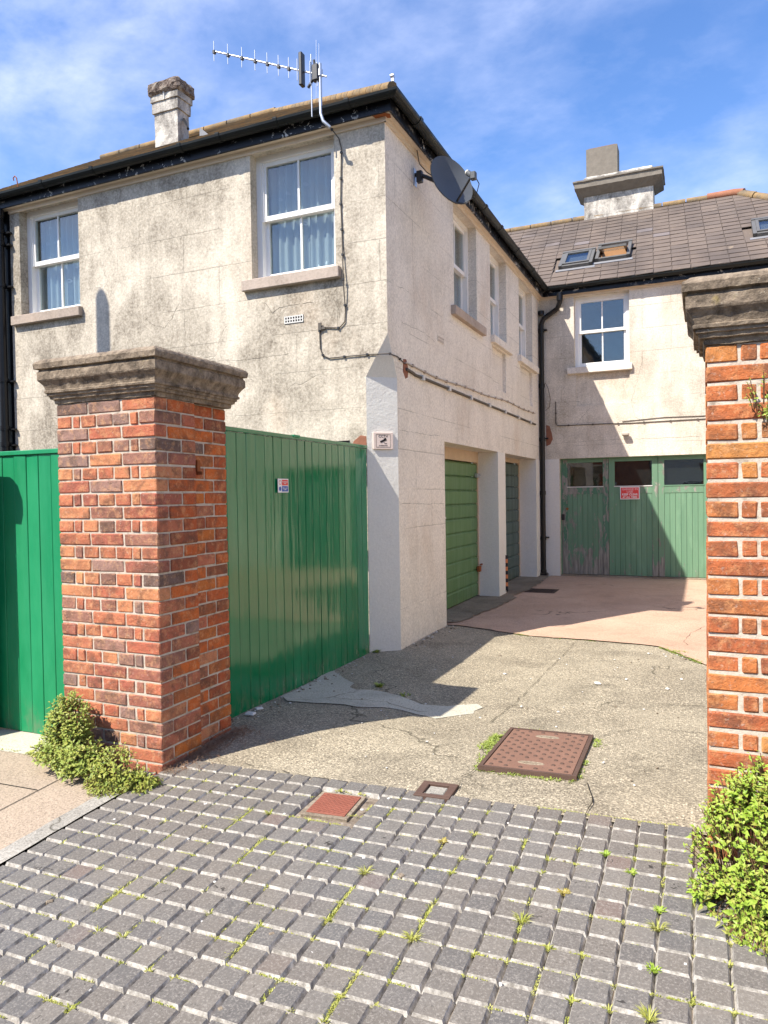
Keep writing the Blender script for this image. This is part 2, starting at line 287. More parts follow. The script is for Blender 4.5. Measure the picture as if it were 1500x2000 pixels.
def m_conc(name, a, b, agg=0.5, tint=(0.45, 0.40, 0.32), seed=0.0, stain=0.35, sc=85):
    n = NT(name, 0.93, 0.15); p = n.mp(n.pos(), (1, 1, 1), (seed, seed, 0))
    c = n.mix(n.ramp(n.noise(p, 0.9, 5, 0.6, 0.4), (0.35, 0), (0.65, 1)), a, b)
    peb = n.vor(p, sc, 'F1', 'Color'); pv = n.N('ShaderNodeSeparateColor'); n.L(peb, pv.inputs[0])
    pe = n.ramp(pv.outputs[0], (0.0, tuple(x*0.35 for x in a)), (0.45, tuple(x*0.9 for x in a)), (0.75, tint), (1.0, tuple(min(1, x*1.45) for x in tint)))
    dist = n.ramp(n.vor(p, sc, 'F1', 'Distance'), (0.3, 1), (0.62, 0))
    c = n.mix(n.math('MULTIPLY', dist, n.math('MULTIPLY', n.ramp(n.noise(p, 2.2, 5), (0.35, 0.5), (0.6, 1.0)), agg)), c, pe)
    c = n.mix(n.math('MULTIPLY', n.ramp(n.noise(p, 1.7, 8, 0.65, 0.5), (0.5, 0), (0.68, 1)), stain), c, tuple(x*0.42 for x in a))
    c = n.mix(n.ramp(n.noise(p, 75, 6, 0.8), (0.50, 0), (0.60, 0.62)), c, tuple(x*0.38 for x in a))
    c = n.mix(n.ramp(n.noise(n.mp(p, (1, 1, 1), (7, 7, 0)), 75, 6, 0.8), (0.53, 0), (0.62, 0.5*agg)), c, tuple(min(1, x*1.5) for x in tint))
    w2 = n.N('ShaderNodeVectorMath'); w2.operation = 'ADD'; n.L(p, w2.inputs[0]); nn = n.N('ShaderNodeTexNoise'); n.L(p, nn.inputs['Vector']); nn.inputs['Scale'].default_value = 2.5; nn.inputs['Detail'].default_value = 7
    s2 = n.N('ShaderNodeVectorMath'); s2.operation = 'SCALE'; n.L(nn.outputs['Color'], s2.inputs[0]); s2.inputs['Scale'].default_value = 0.7; n.L(s2.outputs[0], w2.inputs[1])
    cr = n.ramp(n.vor(w2.outputs[0], 0.3, 'DISTANCE_TO_EDGE'), (0.0, 1.0), (0.003, 0.0)); cr = n.math('MULTIPLY', cr, n.ramp(n.noise(p, 0.7, 2), (0.52, 0), (0.55, 1)))
    c = n.mix(n.math('MULTIPLY', cr, 0.8), c, (0.05, 0.045, 0.03))
    nb = n.bump(n.math('ADD', dist, n.noise(p, 25, 6, 0.7)), 0.35*agg+0.15, 0.004); nb = n.bump(n.noise(p, 1.2, 4), 0.4, 0.06, nb)
    return n.done(c, nb)
M['yard'] = m_conc('exposed_aggregate_concrete', (0.225, 0.192, 0.14), (0.34, 0.295, 0.215), 0.9, (0.52, 0.445, 0.325), 0.0, 0.55)
M['pink'] = m_conc('pink_concrete', (0.47, 0.31, 0.22), (0.54, 0.37, 0.27), 0.12, (0.5, 0.34, 0.25), 5.0, 0.3)
M['patch'] = m_conc('smooth_pale_concrete', (0.47, 0.435, 0.35), (0.54, 0.50, 0.40), 0.15, (0.4, 0.38, 0.32), 9.0, 0.3)
M['thresh'] = m_conc('old_brown_concrete', (0.22, 0.17, 0.12), (0.30, 0.25, 0.19), 0.3, (0.35, 0.3, 0.22), 2.0, 0.6)
M['pave'] = m_conc('pink_paving', (0.345, 0.275, 0.205), (0.40, 0.32, 0.24), 0.3, (0.42, 0.32, 0.25), 13.0, 0.15, 90)
M['edging'] = m_conc('pale_edging', (0.31, 0.29, 0.25), (0.38, 0.355, 0.31), 0.3, (0.5, 0.46, 0.4), 3.0, 0.4)
M['asphalt'] = m_conc('asphalt', (0.05, 0.05, 0.05), (0.06, 0.06, 0.06), 0.4, (0.1, 0.1, 0.1), 1.0, 0.2)
def m_iron(name, col, pat):
    n = NT(name, 0.75, 0.3); p = n.obj()
    c = n.mix(n.noise(p, 9, 7, 0.65), tuple(x*0.7 for x in col), tuple(x*1.25 for x in col))
    c = n.mix(n.ramp(n.noise(p, 90, 3), (0.6, 0), (0.7, 0.7)), c, (0.05, 0.035, 0.03))
    return n.done(c, n.bump(n.noise(p, 60, 5), 0.5, 0.003))
M['ironbrown'] = m_iron('rusty_brown_iron', (0.21, 0.115, 0.08), 0)
M['irondark'] = m_iron('dark_brown_iron', (0.10, 0.06, 0.045), 0)
M['ironred'] = m_iron('red_painted_iron', (0.25, 0.085, 0.055), 0)
M['grate'] = m_iron('drain_iron', (0.07, 0.045, 0.035), 0)
def m_slate():
    n = NT('purple_brown_slate', 0.75, 0.3); p = n.pos(); o = n.objr()
    c = n.ramp(n.rnd(), (0.0, (0.135, 0.103, 0.083)), (0.4, (0.15, 0.116, 0.093)), (0.75, (0.120, 0.094, 0.078)), (0.97, (0.16, 0.122, 0.096)), (1.0, (0.17, 0.145, 0.14)))
    c = n.mix(n.ramp(n.noise(n.mp(p, (1, 0.6, 0.6)), 1.3, 6, 0.6), (0.45, 0), (0.62, 0.55)), c, (0.075, 0.06, 0.052))
    c = n.mix(n.ramp(n.noise(p, 5, 7, 0.7), (0.62, 0), (0.7, 0.55)), c, (0.34, 0.26, 0.17))
    return n.done(c, n.bump(n.noise(o, 22, 6), 0.4, 0.006))
M['slate'] = m_slate()
def m_ridge():
    n = NT('lichened_ridge', 0.9, 0.15); p = n.pos()
    c = n.ramp(n.noise(p, 3.5, 8, 0.7), (0.3, (0.10, 0.08, 0.06)), (0.46, (0.19, 0.145, 0.095)), (0.60, (0.29, 0.19, 0.09)), (0.74, (0.36, 0.30, 0.21)))
    return n.done(c, n.bump(n.noise(p, 25, 6), 0.7, 0.01))
M['ridge'] = m_ridge()
M['ridgered'] = plain('red_ridge_tile', (0.30, 0.13, 0.075), 0.85, 0.2, var=0.3)
def m_chim():
    n = NT('sooty_lichened_render', 0.95, 0.1); p = n.pos()
    f = n.math('ADD', n.math('MULTIPLY', n.noise(n.mp(p, (1, 1, 0.6)), 4, 8, 0.7, 0.4), 0.8), n.math('MULTIPLY', n.noise(p, 40, 5, 0.7), 0.2))
    c = n.ramp(f, (0.36, (0.13, 0.115, 0.10)), (0.48, (0.36, 0.33, 0.29)), (0.58, (0.62, 0.57, 0.50)), (0.72, (0.70, 0.64, 0.56)))
    return n.done(c, n.bump(n.noise(p, 22, 7, 0.7), 0.8, 0.015))
M['chim'] = m_chim()
def m_chimtop():
    n = NT('crumbling_chimney_cap', 0.95, 0.1); p = n.pos()
    c = n.ramp(n.noise(p, 14, 8, 0.75), (0.34, (0.05, 0.035, 0.03)), (0.5, (0.22, 0.17, 0.14)), (0.64, (0.42, 0.37, 0.30)))
    return n.done(c, n.bump(n.noise(p, 30, 7, 0.75), 1.0, 0.03))
M['chimtop'] = m_chimtop()
M['chimgrey'] = plain('grey_brown_render', (0.20, 0.175, 0.145), 0.95, 0.1, var=0.3, sc=12)
def m_leaf(name, a, b, c3):
    n = NT(name, 0.45, 0.35); g = n.N('ShaderNodeNewGeometry')
    rr = n.noise(n.pos(), 38, 3, 0.7); big = n.noise(n.pos(), 5, 3)
    c = n.ramp(rr, (0.32, a), (0.5, b), (0.68, c3))
    c = n.mix(n.ramp(big, (0.4, 0), (0.62, 0.35)), c, tuple(min(1, x*1.2) for x in c3))
    n.done(c)
    t = n.N('ShaderNodeBsdfTranslucent'); n.L(c, t.inputs[0]); ms = n.N('ShaderNodeMixShader'); ms.inputs[0].default_value = 0.28
    out = [x for x in n.t.nodes if x.type == 'OUTPUT_MATERIAL'][0]
    n.t.links.new(n.b.outputs[0], ms.inputs[1]); n.t.links.new(t.outputs[0], ms.inputs[2]); n.t.links.new(ms.outputs[0], out.inputs[0])
    return n.m
M['leafR'] = m_leaf('bright_green_leaf', (0.12, 0.22, 0.02), (0.29, 0.42, 0.04), (0.48, 0.58, 0.12))
M['leafL'] = m_leaf('olive_green_leaf', (0.11, 0.16, 0.03), (0.25, 0.33, 0.055), (0.42, 0.47, 0.12))
M['leafY'] = m_leaf('yellow_green_leaf', (0.20, 0.24, 0.04), (0.34, 0.37, 0.06), (0.45, 0.44, 0.13))
M['grass'] = m_leaf('weed_grass', (0.22, 0.26, 0.04), (0.40, 0.42, 0.08), (0.55, 0.52, 0.18))
M['moss'] = m_leaf('orange_moss', (0.30, 0.24, 0.05), (0.44, 0.36, 0.09), (0.52, 0.44, 0.16))
M['drygrass'] = plain('dry_grass', (0.27, 0.17, 0.11), 0.9, 0.1, var=0.4, sc=30)
M['stem'] = plain('brown_stem', (0.16, 0.09, 0.05), 0.8, 0.2)
# ------------------------------------------------------------------ mesh helpers
def tag(o, label=None, cat=None, group=None, kind=None):
    for k, v in (('label', label), ('category', cat), ('group', group), ('kind', kind)):
        if v: o[k] = v
    return o
def empty(name, loc=(0, 0, 0), rz=0, **k):
    o = bpy.data.objects.new(name, None); COL.objects.link(o); o.location = loc; o.rotation_euler = (0, 0, rz); o.empty_display_size = 0.1
    return tag(o, **k)
class MB:
    def __init__(s): s.v = []; s.f = []; s.mi = []; s.sm = []
    def add(s, vs, fs, mi=0, smooth=False):
        b = len(s.v); s.v += [tuple(v) for v in vs]; s.f += [tuple(b+i for i in f) for f in fs]; s.mi += [mi]*len(fs); s.sm += [smooth]*len(fs); return s
    def box(s, x0, x1, y0, y1, z0, z1, mi=0, b=0.0):
        cx, cy, cz = (x0+x1)/2, (y0+y1)/2, (z0+z1)/2; hx, hy, hz = abs(x1-x0)/2, abs(y1-y0)/2, abs(z1-z0)/2
        v, f = chunk(hx, hy, hz, b) if b else cube(hx, hy, hz)
        return s.add([(cx+p[0], cy+p[1], cz+p[2]) for p in v], f, mi)
    def quad(s, a, b, c, d, mi=0): return s.add([a, b, c, d], [(0, 1, 2, 3)], mi)
    def tube(s, pts, r, seg=8, mi=0, cap=True):
        pts = [Vector(p) for p in pts]; rs = r if isinstance(r, (list, tuple)) else [r]*len(pts)
        vs = []; up0 = None
        for i, p in enumerate(pts):
            t = (pts[min(i+1, len(pts)-1)]-pts[max(i-1, 0)]).normalized()
            a = t.cross(Vector((0, 0, 1))) if abs(t.z) < 0.95 else t.cross(Vector((1, 0, 0)))
            if up0 is not None:
                a = up0-t*up0.dot(t)
            a.normalize(); up0 = a; b = t.cross(a)
            for k in range(seg):
                an = 2*PI*k/seg; vs.append(p+(a*math.cos(an)+b*math.sin(an))*rs[i])
        fs = [(i*seg+k, i*seg+(k+1) % seg, (i+1)*seg+(k+1) % seg, (i+1)*seg+k) for i in range(len(pts)-1) for k in range(seg)]
        s.add(vs, fs, mi, True)
        if cap:
            n = len(pts)-1; s.add(vs[:seg], [tuple(reversed(range(seg)))], mi); s.add(vs[n*seg:], [tuple(range(seg))], mi)
        return s
    def prof(s, prof, p0, p1, mi=0, up=(0, 0, 1)):   # extrude a closed profile (a, z) from p0 to p1; a is measured to the right of travel
        p0, p1 = Vector(p0), Vector(p1); d = (p1-p0).normalized(); rgt = d.cross(Vector(up)); n = len(prof)
        vs = [p0+rgt*a+Vector(up)*z for a, z in prof]+[p1+rgt*a+Vector(up)*z for a, z in prof]
        fs = [(i, (i+1) % n, n+(i+1) % n, n+i) for i in range(n)]+[tuple(reversed(range(n))), tuple(range(n, 2*n))]
        return s.add(vs, fs, mi)
    def mesh(s, name, mats):
        me = bpy.data.meshes.new(name); me.from_pydata(s.v, [], s.f)
        for m in (mats if isinstance(mats, (list, tuple)) else [mats]): me.materials.append(M[m] if isinstance(m, str) else m)
        me.polygons.foreach_set('material_index', s.mi); me.polygons.foreach_set('use_smooth', s.sm); me.update()
        return me
    def build(s, name, mats, parent=None, loc=None, rz=None, **k):
        me = s.mesh(name, mats); bm = bmesh.new(); bm.from_mesh(me); bmesh.ops.recalc_face_normals(bm, faces=bm.faces); bm.to_mesh(me); bm.free()
        return link(name, me, parent, loc, rz, **k)
def link(name, me, parent=None, loc=None, rz=None, **k):
    o = bpy.data.objects.new(name, me); COL.objects.link(o)
    if parent is not None: o.parent = parent
    if loc is not None: o.location = loc
    if rz is not None: o.rotation_euler = (0, 0, rz)
    return tag(o, **k)
def cube(hx, hy, hz):
    v = [(x*hx, y*hy, z*hz) for x in (-1, 1) for y in (-1, 1) for z in (-1, 1)]
    return v, [(0, 1, 3, 2), (4, 6, 7, 5), (0, 4, 5, 1), (2, 3, 7, 6), (0, 2, 6, 4), (1, 5, 7, 3)]
def chunk(hx, hy, hz, b):
    v = []; idx = {}
    for sx in (-1, 1):
        for sy in (-1, 1):
            for sz in (-1, 1):
                idx[(sx, sy, sz)] = len(v)
                v += [(sx*hx, sy*(hy-b), sz*(hz-b)), (sx*(hx-b), sy*hy, sz*(hz-b)), (sx*(hx-b), sy*(hy-b), sz*hz)]
    I = lambda x, y, z, k: idx[(x, y, z)]+k
    f = []
    for s in (-1, 1):
        f.append((I(s, -1, -1, 0), I(s, 1, -1, 0), I(s, 1, 1, 0), I(s, -1, 1, 0)))
        f.append((I(-1, s, -1, 1), I(1, s, -1, 1), I(1, s, 1, 1), I(-1, s, 1, 1)))
        f.append((I(-1, -1, s, 2), I(1, -1, s, 2), I(1, 1, s, 2), I(-1, 1, s, 2)))
        for t in (-1, 1):
            f.append((I(s, t, -1, 0), I(s, t, 1, 0), I(s, t, 1, 1), I(s, t, -1, 1)))
            f.append((I(s, -1, t, 0), I(s, 1, t, 0), I(s, 1, t, 2), I(s, -1, t, 2)))
            f.append((I(-1, s, t, 1), I(1, s, t, 1), I(1, s, t, 2), I(-1, s, t, 2)))
            for u in (-1, 1): f.append((I(s, t, u, 0), I(s, t, u, 1), I(s, t, u, 2)))
    return v, f
_cache = {}
def chunk_mesh(name, w, d, h, b, jit, mat, k):
    key = (name, round(w, 3), round(d, 3), round(h, 3), k, mat)
    if key in _cache: return _cache[key]
    rr = random.Random(hash(key) & 0xffff)
    v, f = chunk(w/2, d/2, h/2, b); v = [(x+rr.uniform(-jit, jit), y+rr.uniform(-jit, jit), z+rr.uniform(-jit, jit)) for x, y, z in v]
    m = MB().add(v, f); me = m.mesh(name, mat)
    bm = bmesh.new(); bm.from_mesh(me); bmesh.ops.recalc_face_normals(bm, faces=bm.faces); bm.to_mesh(me); bm.free()
    _cache[key] = me; return me
def proj(p):
    v = Vector(p)-CAM; z = v.dot(fw)
    return (750+FPX*v.dot(rt2)/z, 1000-FPX*v.dot(up2)/z, z) if z > 0.05 else (-9999, -9999, z)
def roughen(o, amt, sc, cut=0.06):     # subdivide long edges and push vertices about with 3-d noise
    bm = bmesh.new(); bm.from_mesh(o.data)
    for _ in range(6):
        es = [e for e in bm.edges if e.calc_length() > cut]
        if not es: break
        bmesh.ops.subdivide_edges(bm, edges=es, cuts=1, use_grid_fill=True)
        bmesh.ops.triangulate(bm, faces=[f for f in bm.faces if len(f.verts) > 4])
    for v in bm.verts:
        n = mnoise.noise_vector(v.co*sc)+0.5*mnoise.noise_vector(v.co*sc*2.7)
        v.co += n*amt
    bm.to_mesh(o.data); bm.free()
# ------------------------------------------------------------------ ground
def sm(t): t = min(max(t, 0), 1); return t*t*(3-2*t)
def g(X, Y):
    x = min(max(X, -6), 4); y = max(Y, 1.0)
    r = -.092+.0265*x+.0471*y; w = sm((Y-3.4)/1.6)
    dip = .06*math.exp(-((X+1.8)/.55)**2)*math.exp(-((Y-6.4)/2.2)**2)
    return (1-w)*r-w*dip
def sheet(name, poly, dz, mat, step=0.35, xs=None, ys=None, jit=0.0, **k):
    bm = bmesh.new()
    if jit:
        pp = []; rr = random.Random(len(name)+len(poly))
        for i, a in enumerate(poly):
            b = poly[(i+1) % len(poly)]; L = math.dist(a, b); n = max(1, int(L/0.09))
            for j in range(n):
                t = j/n; e = 0 if j == 0 else jit
                pp.append((a[0]+(b[0]-a[0])*t+rr.uniform(-e, e), a[1]+(b[1]-a[1])*t+rr.uniform(-e, e)))
        poly = pp
    bm.faces.new([bm.verts.new((x, y, 0)) for x, y in poly])
    x0, x1 = min(p[0] for p in poly), max(p[0] for p in poly); y0, y1 = min(p[1] for p in poly), max(p[1] for p in poly)
    xs = xs or [x0+step*i for i in range(1, int((x1-x0)/step)+1)]; ys = ys or [y0+step*i for i in range(1, int((y1-y0)/step)+1)]
    for x in xs: bmesh.ops.bisect_plane(bm, geom=bm.verts[:]+bm.edges[:]+bm.faces[:], plane_co=(x, 0, 0), plane_no=(1, 0, 0))
    for y in ys: bmesh.ops.bisect_plane(bm, geom=bm.verts[:]+bm.edges[:]+bm.faces[:], plane_co=(0, y, 0), plane_no=(0, 1, 0))
    for v in bm.verts: v.co.z = g(v.co.x, v.co.y)+dz
    bmesh.ops.recalc_face_normals(bm, faces=bm.faces)
    for f in bm.faces:
        if f.normal.z < 0: f.normal_flip()
    me = bpy.data.meshes.new(name); bm.to_mesh(me); bm.free(); me.materials.append(M[mat])
    return link(name, me, **k)
cut = [-400, -100, -40, -12, -8, -6, -5, -4, -3, -2.4, -2, -1.6, -1.2, -.8, -.4, 0, 1, 2, 3, 4, 5, 10, 30, 100, 400]
cuy = [-400, -100, -20, -5, 0, 1, 2, 3, 3.4, 3.7, 4, 4.3, 4.6, 5, 5.5, 6, 6.5, 7, 7.5, 8, 9, 10, 12, 14, 30, 100, 400]
sheet('ground', [(-900, -900), (900, -900), (900, 900), (-900, 900)], -.05, 'asphalt', xs=cut, ys=cuy, kind='structure')
sheet('concrete_yard', [(-3.7, 3.36), (3.6, 3.36), (3.6, 8.2), (-3.4, 8.2)], -.002, 'yard', kind='structure')
sheet('pink_concrete_slab', [(-2.93, 8.06), (-2.63, 8.09), (-1.95, 7.97), (-1.2, 7.78), (-.4, 7.62), (-.19, 7.32), (.02, 6.95), (.5, 6.9), (3.6, 6.9), (3.6, 13.62), (-2.6, 13.62), (-2.68, 9.4), (-2.8, 8.5)], .010, 'pink', jit=.012, kind='structure')
sheet('concrete_patch', [(-3.0, 5.62), (-2.87, 5.49), (-2.55, 5.14), (-2.35, 5.20), (-2.18, 5.17), (-1.95, 5.05), (-1.77, 5.08), (-1.56, 5.21), (-1.49, 5.12), (-1.51, 4.94), (-1.72, 4.71), (-2.08, 4.83), (-2.35, 4.72), (-2.56, 4.70), (-2.88, 4.63), (-3.0, 4.75)], .004, 'patch', jit=.03, kind='structure')
sheet('garage_threshold', [(-3.3, 8.05), (-2.82, 8.02), (-2.7, 8.25), (-2.63, 8.8), (-2.56, 9.6), (-2.5, 10.45), (-2.62, 10.7), (-2.52, 11.4), (-2.55, 12.4), (-2.62, 13.5), (-3.3, 13.5)], .022, 'thresh', jit=.03, kind='structure')
sheet('pavement', [(-9, 1.0), (-2.97, 1.0), (-2.97, 3.17), (-9, 3.17)], .004, 'pave', kind='structure')
sheet('gate_threshold', [(-6.5, 3.176), (-3.6, 3.176), (-3.6, 3.7), (-6.5, 3.7)], .002, 'patch', kind='structure')
# slab joints in the pink pavement: dark recessed strips
mb = MB()
for (x0, y0, x1, y1) in ((-3.31, 1.0, -3.36, 3.17), (-4.6, 1.0, -4.6, 3.17), (-9, 1.95, -3.33, 1.98), (-9, 2.78, -3.36, 2.80)):
    n = 8
    for i in range(n):
        a = Vector((x0+(x1-x0)*i/n, y0+(y1-y0)*i/n, 0)); b = Vector((x0+(x1-x0)*(i+1)/n, y0+(y1-y0)*(i+1)/n, 0)); d = (b-a).normalized().cross(Vector((0, 0, 1)))*.003
        q = [a-d, a+d, b+d, b-d]; mb.quad(*[(p.x, p.y, g(p.x, p.y)+.0075) for p in q])
mb.build('pavement_joint', 'dark', kind='stuff', label='thin dark joints between the pink pavement slabs', cat='joints')
edg = sheet('pavement_edging', [(-2.97, 1.0), (-2.862, 1.0), (-2.862, 3.18), (-2.97, 3.18)], .006, 'edging', jit=.004, kind='structure')
def crack_strip(m, pts, w, off, seed, sub=.06, amp=.012):
    rr = random.Random(seed); P_ = [Vector(p) for p in pts]; out = []
    for a, b in zip(P_, P_[1:]):
        n = max(1, int((b-a).length/sub))
        for i in range(n): out.append(a.lerp(b, i/n)+Vector([rr.uniform(-amp, amp) for _ in range(3)]))
    out.append(P_[-1]); return out
m = MB(); gseams = [[(-1.214, 7.83), (-1.243, 6.789), (-1.271, 6.214), (-1.285, 5.361), (-1.303, 5.015), (-1.324, 4.722)], [(-.601, 4.609), (-.505, 4.772), (-.378, 4.95), (-.191, 4.957), (.6, 5.02)], [(-.554, 3.727), (-.508, 3.635), (-.489, 3.508), (-.501, 3.365)], [(-1.132, 3.758), (-1.165, 3.614), (-1.143, 3.457)], [(-2.614, 3.446), (-2.35, 3.429), (-1.986, 3.384), (-1.731, 3.378)], [(-2.049, 11.471), (-1.022, 11.606), (-.621, 11.045), (.028, 10.743)], [(.022, 8.916), (-.112, 8.451), (-.178, 7.936), (-.127, 7.768), (-.339, 7.692)], [(-2.881, 4.625), (-2.635, 4.82), (-2.519, 5.121)], [(-2.6, 4.85), (-2.2, 4.95), (-1.9, 4.85), (-1.75, 4.95)], [(-2.9, 6.3), (-2.7, 6.0), (-2.2, 5.9)]]
for k, sm__ in enumerate(gseams):
    q = crack_strip(m, [(x, y, 0) for x, y in sm__], .004, 0, k)
    for a, b in zip(q, q[1:]):
        d = (b-a).normalized().cross(Vector((0, 0, 1)))*random.uniform(.0006, .003)
        up_ = .0125 if k in (5, 6) else .0075
        m.quad(*[(p.x, p.y, g(p.x, p.y)+up_) for p in (a-d, a+d, b+d, b-d)])
M['crackdark'] = plain('crack_dirt', (.035, .03, .022), .95, .05)
m.build('concrete_crack', 'crackdark', kind='stuff', label='dark cracks and seams running across the concrete yard', cat='cracks')
# ------------------------------------------------------------------ paver crossing
cross = sheet('paver_crossing', [(-2.86, 1.0), (1.6, 1.0), (1.6, 3.40), (-2.86, 3.40)], -.018, 'joint', kind='structure')
PX, PY = .1128, .1095
paver_meshes = []
for k in range(6):
    rr = random.Random(k); w, d = PX/2-.0012, PY/2-.0012; b = .0078+rr.uniform(-.001, .0015); h = .026
    J = lambda a=.0012: rr.uniform(-a, a)
    bot = [(-w, -d, -h), (w, -d, -h), (w, d, -h), (-w, d, -h)]; top = [(-w+b+J(), -d+b+J(), J(.0006)), (w-b+J(), -d+b+J(), J(.0006)), (w-b+J(), d-b+J(), J(.0006)), (-w+b+J(), d-b+J(), J(.0006))]
    rim = [(-w+J(), -d+J(), -.023), (w+J(), -d+J(), -.023), (w+J(), d+J(), -.023), (-w+J(), d+J(), -.023)]
    m = MB(); vs = bot+rim+top
    m.add(vs, [(8, 9, 10, 11)], 0); m.add(vs, [(4, 5, 9, 8), (5, 6, 10, 9), (6, 7, 11, 10), (7, 4, 8, 11), (0, 1, 5, 4), (1, 2, 6, 5), (2, 3, 7, 6), (3, 0, 4, 7)], 1)
    paver_meshes.append(m.mesh('paver', ['paver', 'bevel']))
spots = []
for r in range(21):
    Y = 3.395-PY*(r+.5); off = random.uniform(-.006, .006)+(PX/2 if False else 0)
    for c in range(39):
        X = -2.855+PX*(c+.5)+off+math.sin(r*1.7)*.004
        if -1.84 < X < -1.54 and 2.99 < Y < 3.29: continue
        if X > .0 and Y > 3.12: continue
        px, py, z = proj((X, Y, g(X, Y)))
        vis = -40 < px < 1540 and py < 2040
        spots.append((0 if vis else 1, math.dist((X, Y), (0, 0)), X, Y))
spots.sort()
rest = MB(); AX, AY = math.atan(.0471), -math.atan(.0265)
for i, (nv, dd, X, Y) in enumerate(spots):
    dz = random.uniform(-.0015, .0025)+.006; me = paver_meshes[random.randrange(6)]
    rot = (AX+random.gauss(0, .009), AY+random.gauss(0, .009), random.gauss(0, .006))
    if i < 300:
        o = link('paver', me, cross, (X+random.uniform(-.0012, .0012), Y+random.uniform(-.0012, .0012), g(X, Y)+dz)); o.rotation_euler = rot
    else:
        R3 = Matrix.Rotation(rot[0], 3, 'X') @ Matrix.Rotation(rot[1], 3, 'Y')
        vs = [R3 @ v.co+Vector((X, Y, g(X, Y)+dz)) for v in me.vertices]
        for p in me.polygons: rest.add([vs[j] for j in p.vertices], [tuple(range(len(p.vertices)))], p.material_index)
rest.build('pavers_far', ['paver', 'bevel'], cross, kind='stuff')
# ------------------------------------------------------------------ covers
def on_ground(X, Y, dz=0): return (X, Y, g(X, Y)+dz)
def plate_frame(o, X, Y):
    o.location = on_ground(X, Y, 0); e = .1
    sxx = (g(X+e, Y)-g(X-e, Y))/(2*e); syy = (g(X, Y+e)-g(X, Y-e))/(2*e); o.rotation_euler = (math.atan(syy), -math.atan(sxx), o.rotation_euler[2])
cv = empty('manhole_cover', rz=.03, label='large rusty brown manhole cover with raised dots and weeds round its rim', cat='manhole cover'); plate_frame(cv, -.875, 4.17)
m = MB(); a, b = .262, .415
for (x0, x1, y0, y1) in ((-a, a, -b, -b+.022), (-a, a, b-.022, b), (-a, -a+.022, -b+.022, b-.022), (a-.022, a, -b+.022, b-.022)): m.box(x0, x1, y0, y1, -.02, .013)
m.build('frame', 'irondark', cv)
MB().box(-a+.026, a-.026, -b+.026, b-.026, -.02, .010, b=.002).build('plate', 'ironbrown', cv)
m = MB(); nx, ny = 11, 17
for i in range(nx):
    for j in range(ny):
        if (i+j) % 2: continue
        x = -a+.06+(2*a-.12)*i/(nx-1); y = -b+.06+(2*b-.12)*j/(ny-1)
        if abs(x) < .09 and abs(abs(y)-.27) < .05: continue
        r = .0135; vs = [(x+math.cos(t)*r, y+math.sin(t)*r, .010) for t in [k*PI/3 for k in range(6)]]+[(x+math.cos(t)*r*.75, y+math.sin(t)*r*.75, .0145) for t in [k*PI/3 for k in range(6)]]
        m.add(vs, [(6, 7, 8, 9, 10, 11)]+[(k, (k+1) % 6, 6+(k+1) % 6, 6+k) for k in range(6)])
m.build('raised_dots', 'irondark', cv, kind='stuff')
for s in (-1, 1):
    m = MB(); n = 14
    ring = lambda rx, ry, z: [(math.cos(2*PI*k/n)*rx, s*.27+math.sin(2*PI*k/n)*ry, z) for k in range(n)]
    vs = ring(.075, .026, .010)+ring(.068, .021, .0145)+ring(.06, .014, .011)
    m.add(vs, [(k, (k+1) % n, n+(k+1) % n, n+k) for k in range(n)]+[(n+k, n+(k+1) % n, 2*n+(k+1) % n, 2*n+k) for k in range(n)]+[tuple(range(2*n, 3*n))]); m.box(-.055, .055, s*.27-.003, s*.27+.003, .0105, .0135); m.build('lifting_eye', 'thresh', cv)
c2 = empty('stopcock_cover', rz=.05, label='small red iron cover with diamond tread set among the dark pavers', cat='utility cover'); plate_frame(c2, -1.69, 3.14)
m = MB()
for (x0, x1, y0, y1) in ((-.145, .145, -.145, -.108), (-.145, .145, .108, .145), (-.145, -.108, -.108, .108), (.108, .145, -.108, .108)): m.box(x0*.86, x1*.86, y0*.86, y1*.86, -.03, -.002, b=.002)
m.build('concrete_surround', 'thresh', c2)
MB().box(-.104, .104, -.104, .104, -.02, .0035, b=.002).build('plate', 'ironred', c2)
m = MB()
for i in range(-7, 8):
    for s in (-1, 1):
        c = i*.026; pts = []
        for t in (-.095, .095):
            y = c+s*t*1.0
            pts.append((t, y))
        (xa, ya), (xb, yb) = pts
        def clip(xa, ya, xb, yb, L=.095):
            d = (yb-ya)/(xb-xa); o = []
            for x, y in ((xa, ya), (xb, yb)):
                if y > L: x = xa+(L-ya)/d; y = L
                if y < -L: x = xa+(-L-ya)/d; y = -L
                o.append((x, y))
            return o
        (xa, ya), (xb, yb) = clip(xa, ya, xb, yb)
        if math.dist((xa, ya), (xb, yb)) < .02 or max(abs(xa), abs(xb), abs(ya), abs(yb)) > .0951: continue
        nx_, ny_ = -(yb-ya), (xb-xa); L = math.hypot(nx_, ny_); nx_, ny_ = nx_/L*.0017, ny_/L*.0017
        m.add([(xa+nx_, ya+ny_, .004), (xb+nx_, yb+ny_, .004), (xb-nx_, yb-ny_, .004), (xa-nx_, ya-ny_, .004), (xa, ya, .0063+.0002*s), (xb, yb, .0063+.0002*s)], [(0, 1, 5, 4), (4, 5, 2, 3)])
m.build('diamond_tread', 'ironred', c2, kind='stuff')
c3 = empty('valve_box', rz=.02, label='small rusty square box frame holding a pale block, at the concrete edge', cat='utility cover'); plate_frame(c3, -1.248, 3.42)
m = MB()
for (x0, x1, y0, y1) in ((-.095, .095, -.085, -.055), (-.095, .095, .055, .085), (-.095, -.055, -.055, .055), (.055, .095, -.055, .055)): m.box(x0, x1, y0, y1, -.03, .012, b=.002)
m.build('frame', 'irondark', c3); MB().box(-.05, .05, -.05, .05, -.03, .004, b=.006).build('block', 'edging', c3)
